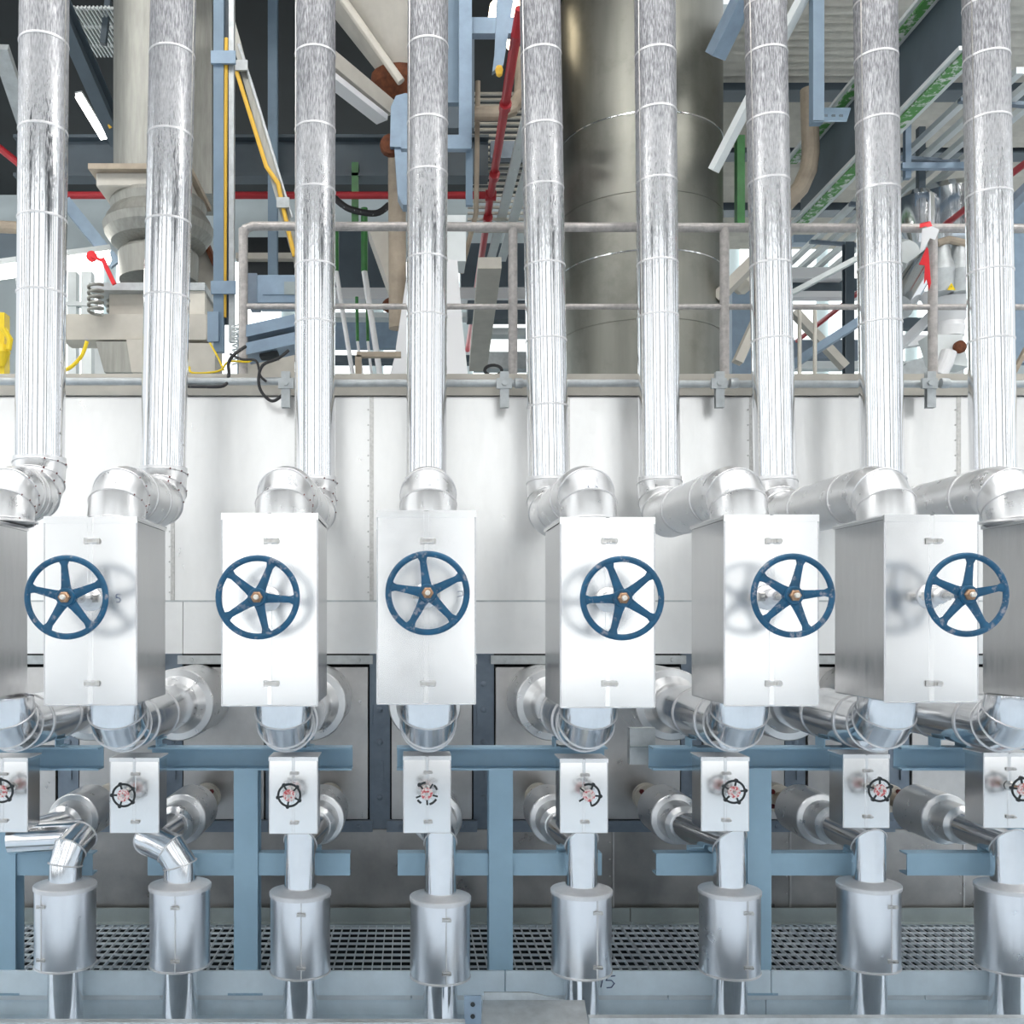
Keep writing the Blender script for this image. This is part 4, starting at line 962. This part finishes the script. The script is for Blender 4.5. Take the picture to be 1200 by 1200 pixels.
single(MB().plate([P(1050, 445, 9), P(1062, 425, 9), P(1100, 412, 9), P(1130, 432, 9), P(1130, 445, 9)], V(0, .2, 0)), 'grey_hood', 'galv', 'grey sloped hood at the walkway edge under the ribbon', 'hood')
single(pbox(1184, 225, 1230, 425, 9.4, .1), 'side_panel', 'bluel', 'pale grey panel beyond the ninth riser at the right edge', 'panel')
single(MB().bar(P(1180, 245, 8.4), P(1230, 195, 8.2), .16, .05), 'sheet_brace', 'stud', 'dark sloping bar at the right picture edge', 'bar')
# ribbon
t = thing('warning_ribbon', 'red and white ribbon knotted to the railing post', 'ribbon', P(1087, 330, 6.58))
MB().plate([P(1078, 262, 6.58), P(1090, 259, 6.58), P(1094, 268, 6.56), P(1090, 271, 6.56), P(1086, 265, 6.57), P(1078, 267, 6.58)], V(0, .003, 0)).build('red_knot', 'ribbon', t)
MB().plate([P(1081, 268, 6.57), P(1092, 265, 6.55), P(1101, 269, 6.57), P(1096, 281, 6.57), P(1090, 279, 6.55), P(1083, 292, 6.56), P(1078, 296, 6.58), P(1080, 280, 6.57)], V(0, .004, 0)).build('white_tail', 'paper', t)
MB().plate([P(1086, 289, 6.57), P(1088, 292, 6.55), P(1091, 332, 6.57), P(1089, 340, 6.58), P(1086, 327, 6.56), P(1083, 333, 6.58), P(1084, 311, 6.56), P(1077, 310, 6.58)], V(0, .004, 0)).build('red_tail', 'ribbon', t)

# ------------------------------------------------------------------ hall shell
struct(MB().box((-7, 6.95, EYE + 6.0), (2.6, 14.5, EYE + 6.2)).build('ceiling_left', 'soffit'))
wf = struct(MB().box((-12, 15, 0), (16, 15.2, EYE + 9)).build('wall_far', 'farwall'))
for k in range(11):
    x = -5.6 + k * 1.3
    zt = 5.2 if x < 1.4 else 6.6
    w = struct(MB().box((x, 14.93, EYE + 3.3), (x + 1.1, 14.96, EYE + zt)).build('window_%d' % (20 + k), 'farglow'))  # glowing pane added to brighten the far zone
    MB().bar(V(x + .55, 14.92, EYE + 3.3), V(x + .55, 14.92, EYE + zt), .05, .04).build('window_mullion', 'pale', w)
struct(MB().box((-12, -9, -.1), (14, 6.9, 0)).build('floor', 'floor'))
wr = struct(MB().box((-12, -9.2, 0), (14, -9, EYE + 9.6)).build('wall_rear', 'hall'))
k = 0
for x0, x1 in ((-10.8, -6.4), (-5.2, -.7), (.7, 3.6), (4.0, 7.2), (9.0, 12.6)):
    for z0, z1 in ((EYE - 1.9, EYE + 1.5), (EYE + 1.8, EYE + 8.6)):
        k += 1
        w = struct(MB().box((x0, -8.99, z0), (x1, -8.96, z1)).build('window_%d' % k, 'window'))
        xm = (x0 + x1) / 2
        MB().bar(V(xm, -8.95, z0), V(xm, -8.95, z1), .10, .04, (0, 1, 0)).build('window_mullion', 'hall', w)
struct(MB().box((-12, -9, EYE + 9.4), (14, 4.6, EYE + 9.6)).build('ceiling_hall', 'ceil'))
for sx, nm in ((-12, 'wall_left'), (14, 'wall_right')):
    struct(MB().box((min(sx, sx * 1.015), -9, 0), (max(sx, sx * 1.015), 5.5, EYE + 9.4)).build(nm, 'hall'))
    y = -7.8
    while y < 4.5:
        k += 1
        xi = sx + (.03 if sx < 0 else -.03)
        w = struct(MB().box((xi - .02, y, EYE - 1.9), (xi + .02, y + 1.7, EYE + 8.2)).build('window_%d' % (40 + k), 'window'))
        MB().box((xi - .05, y, EYE + 1.6), (xi + .05, y + 1.7, EYE + 1.8)).build('window_mullion', 'hall', w)
        y += 3.0
for r_ in range(2):  # added out-of-view lamps that lift the diffuse light
    for c_ in range(6):
        x, y = -7 + 3.0 * c_, 2.4 + 1.5 * r_
        tl = thing('fill_lamp', 'added square fill lamp under the hall ceiling, out of view, in rows', 'lamp', (x, y, EYE + 7.0), 'added fill lamps')
        MB().box((x - .5, y - .5, EYE + 7.08), (x + .5, y + .5, EYE + 7.2)).build('housing', 'pale', tl)
        MB().box((x - .46, y - .46, EYE + 7.05), (x + .46, y + .46, EYE + 7.08)).build('diffuser', 'fillglow', tl)
        MB().bar(V(x, y, EYE + 7.2), V(x, y, EYE + 9.4), .03, .03).build('rod', 'galv', tl)

# ------------------------------------------------------------------ world, camera, view
w = bpy.data.worlds.new('World'); S.world = w; w.use_nodes = True
bg = w.node_tree.nodes['Background']; bg.inputs['Color'].default_value = (.93, .97, 1.0, 1); bg.inputs['Strength'].default_value = 1.0
cd = bpy.data.cameras.new('camera'); cam = bpy.data.objects.new('camera', cd); COL.objects.link(cam)
cam.location = (0, 0, EYE); cam.rotation_euler = (R(90), 0, 0)
cd.sensor_fit = 'HORIZONTAL'; cd.sensor_width = 36; cd.lens = 36
cd.shift_x = (600 - VX) / 1200; cd.shift_y = (VY - 600) / 1200
cd.clip_end = 200
S.camera = cam
vs = S.view_settings
S.display_settings.display_device = 'sRGB'
vs.view_transform = 'Standard'; vs.look = 'None'; vs.gamma = 1; vs.exposure = 0.06; vs.use_curve_mapping = False
S.cycles.max_bounces = 8; S.cycles.use_denoising = True
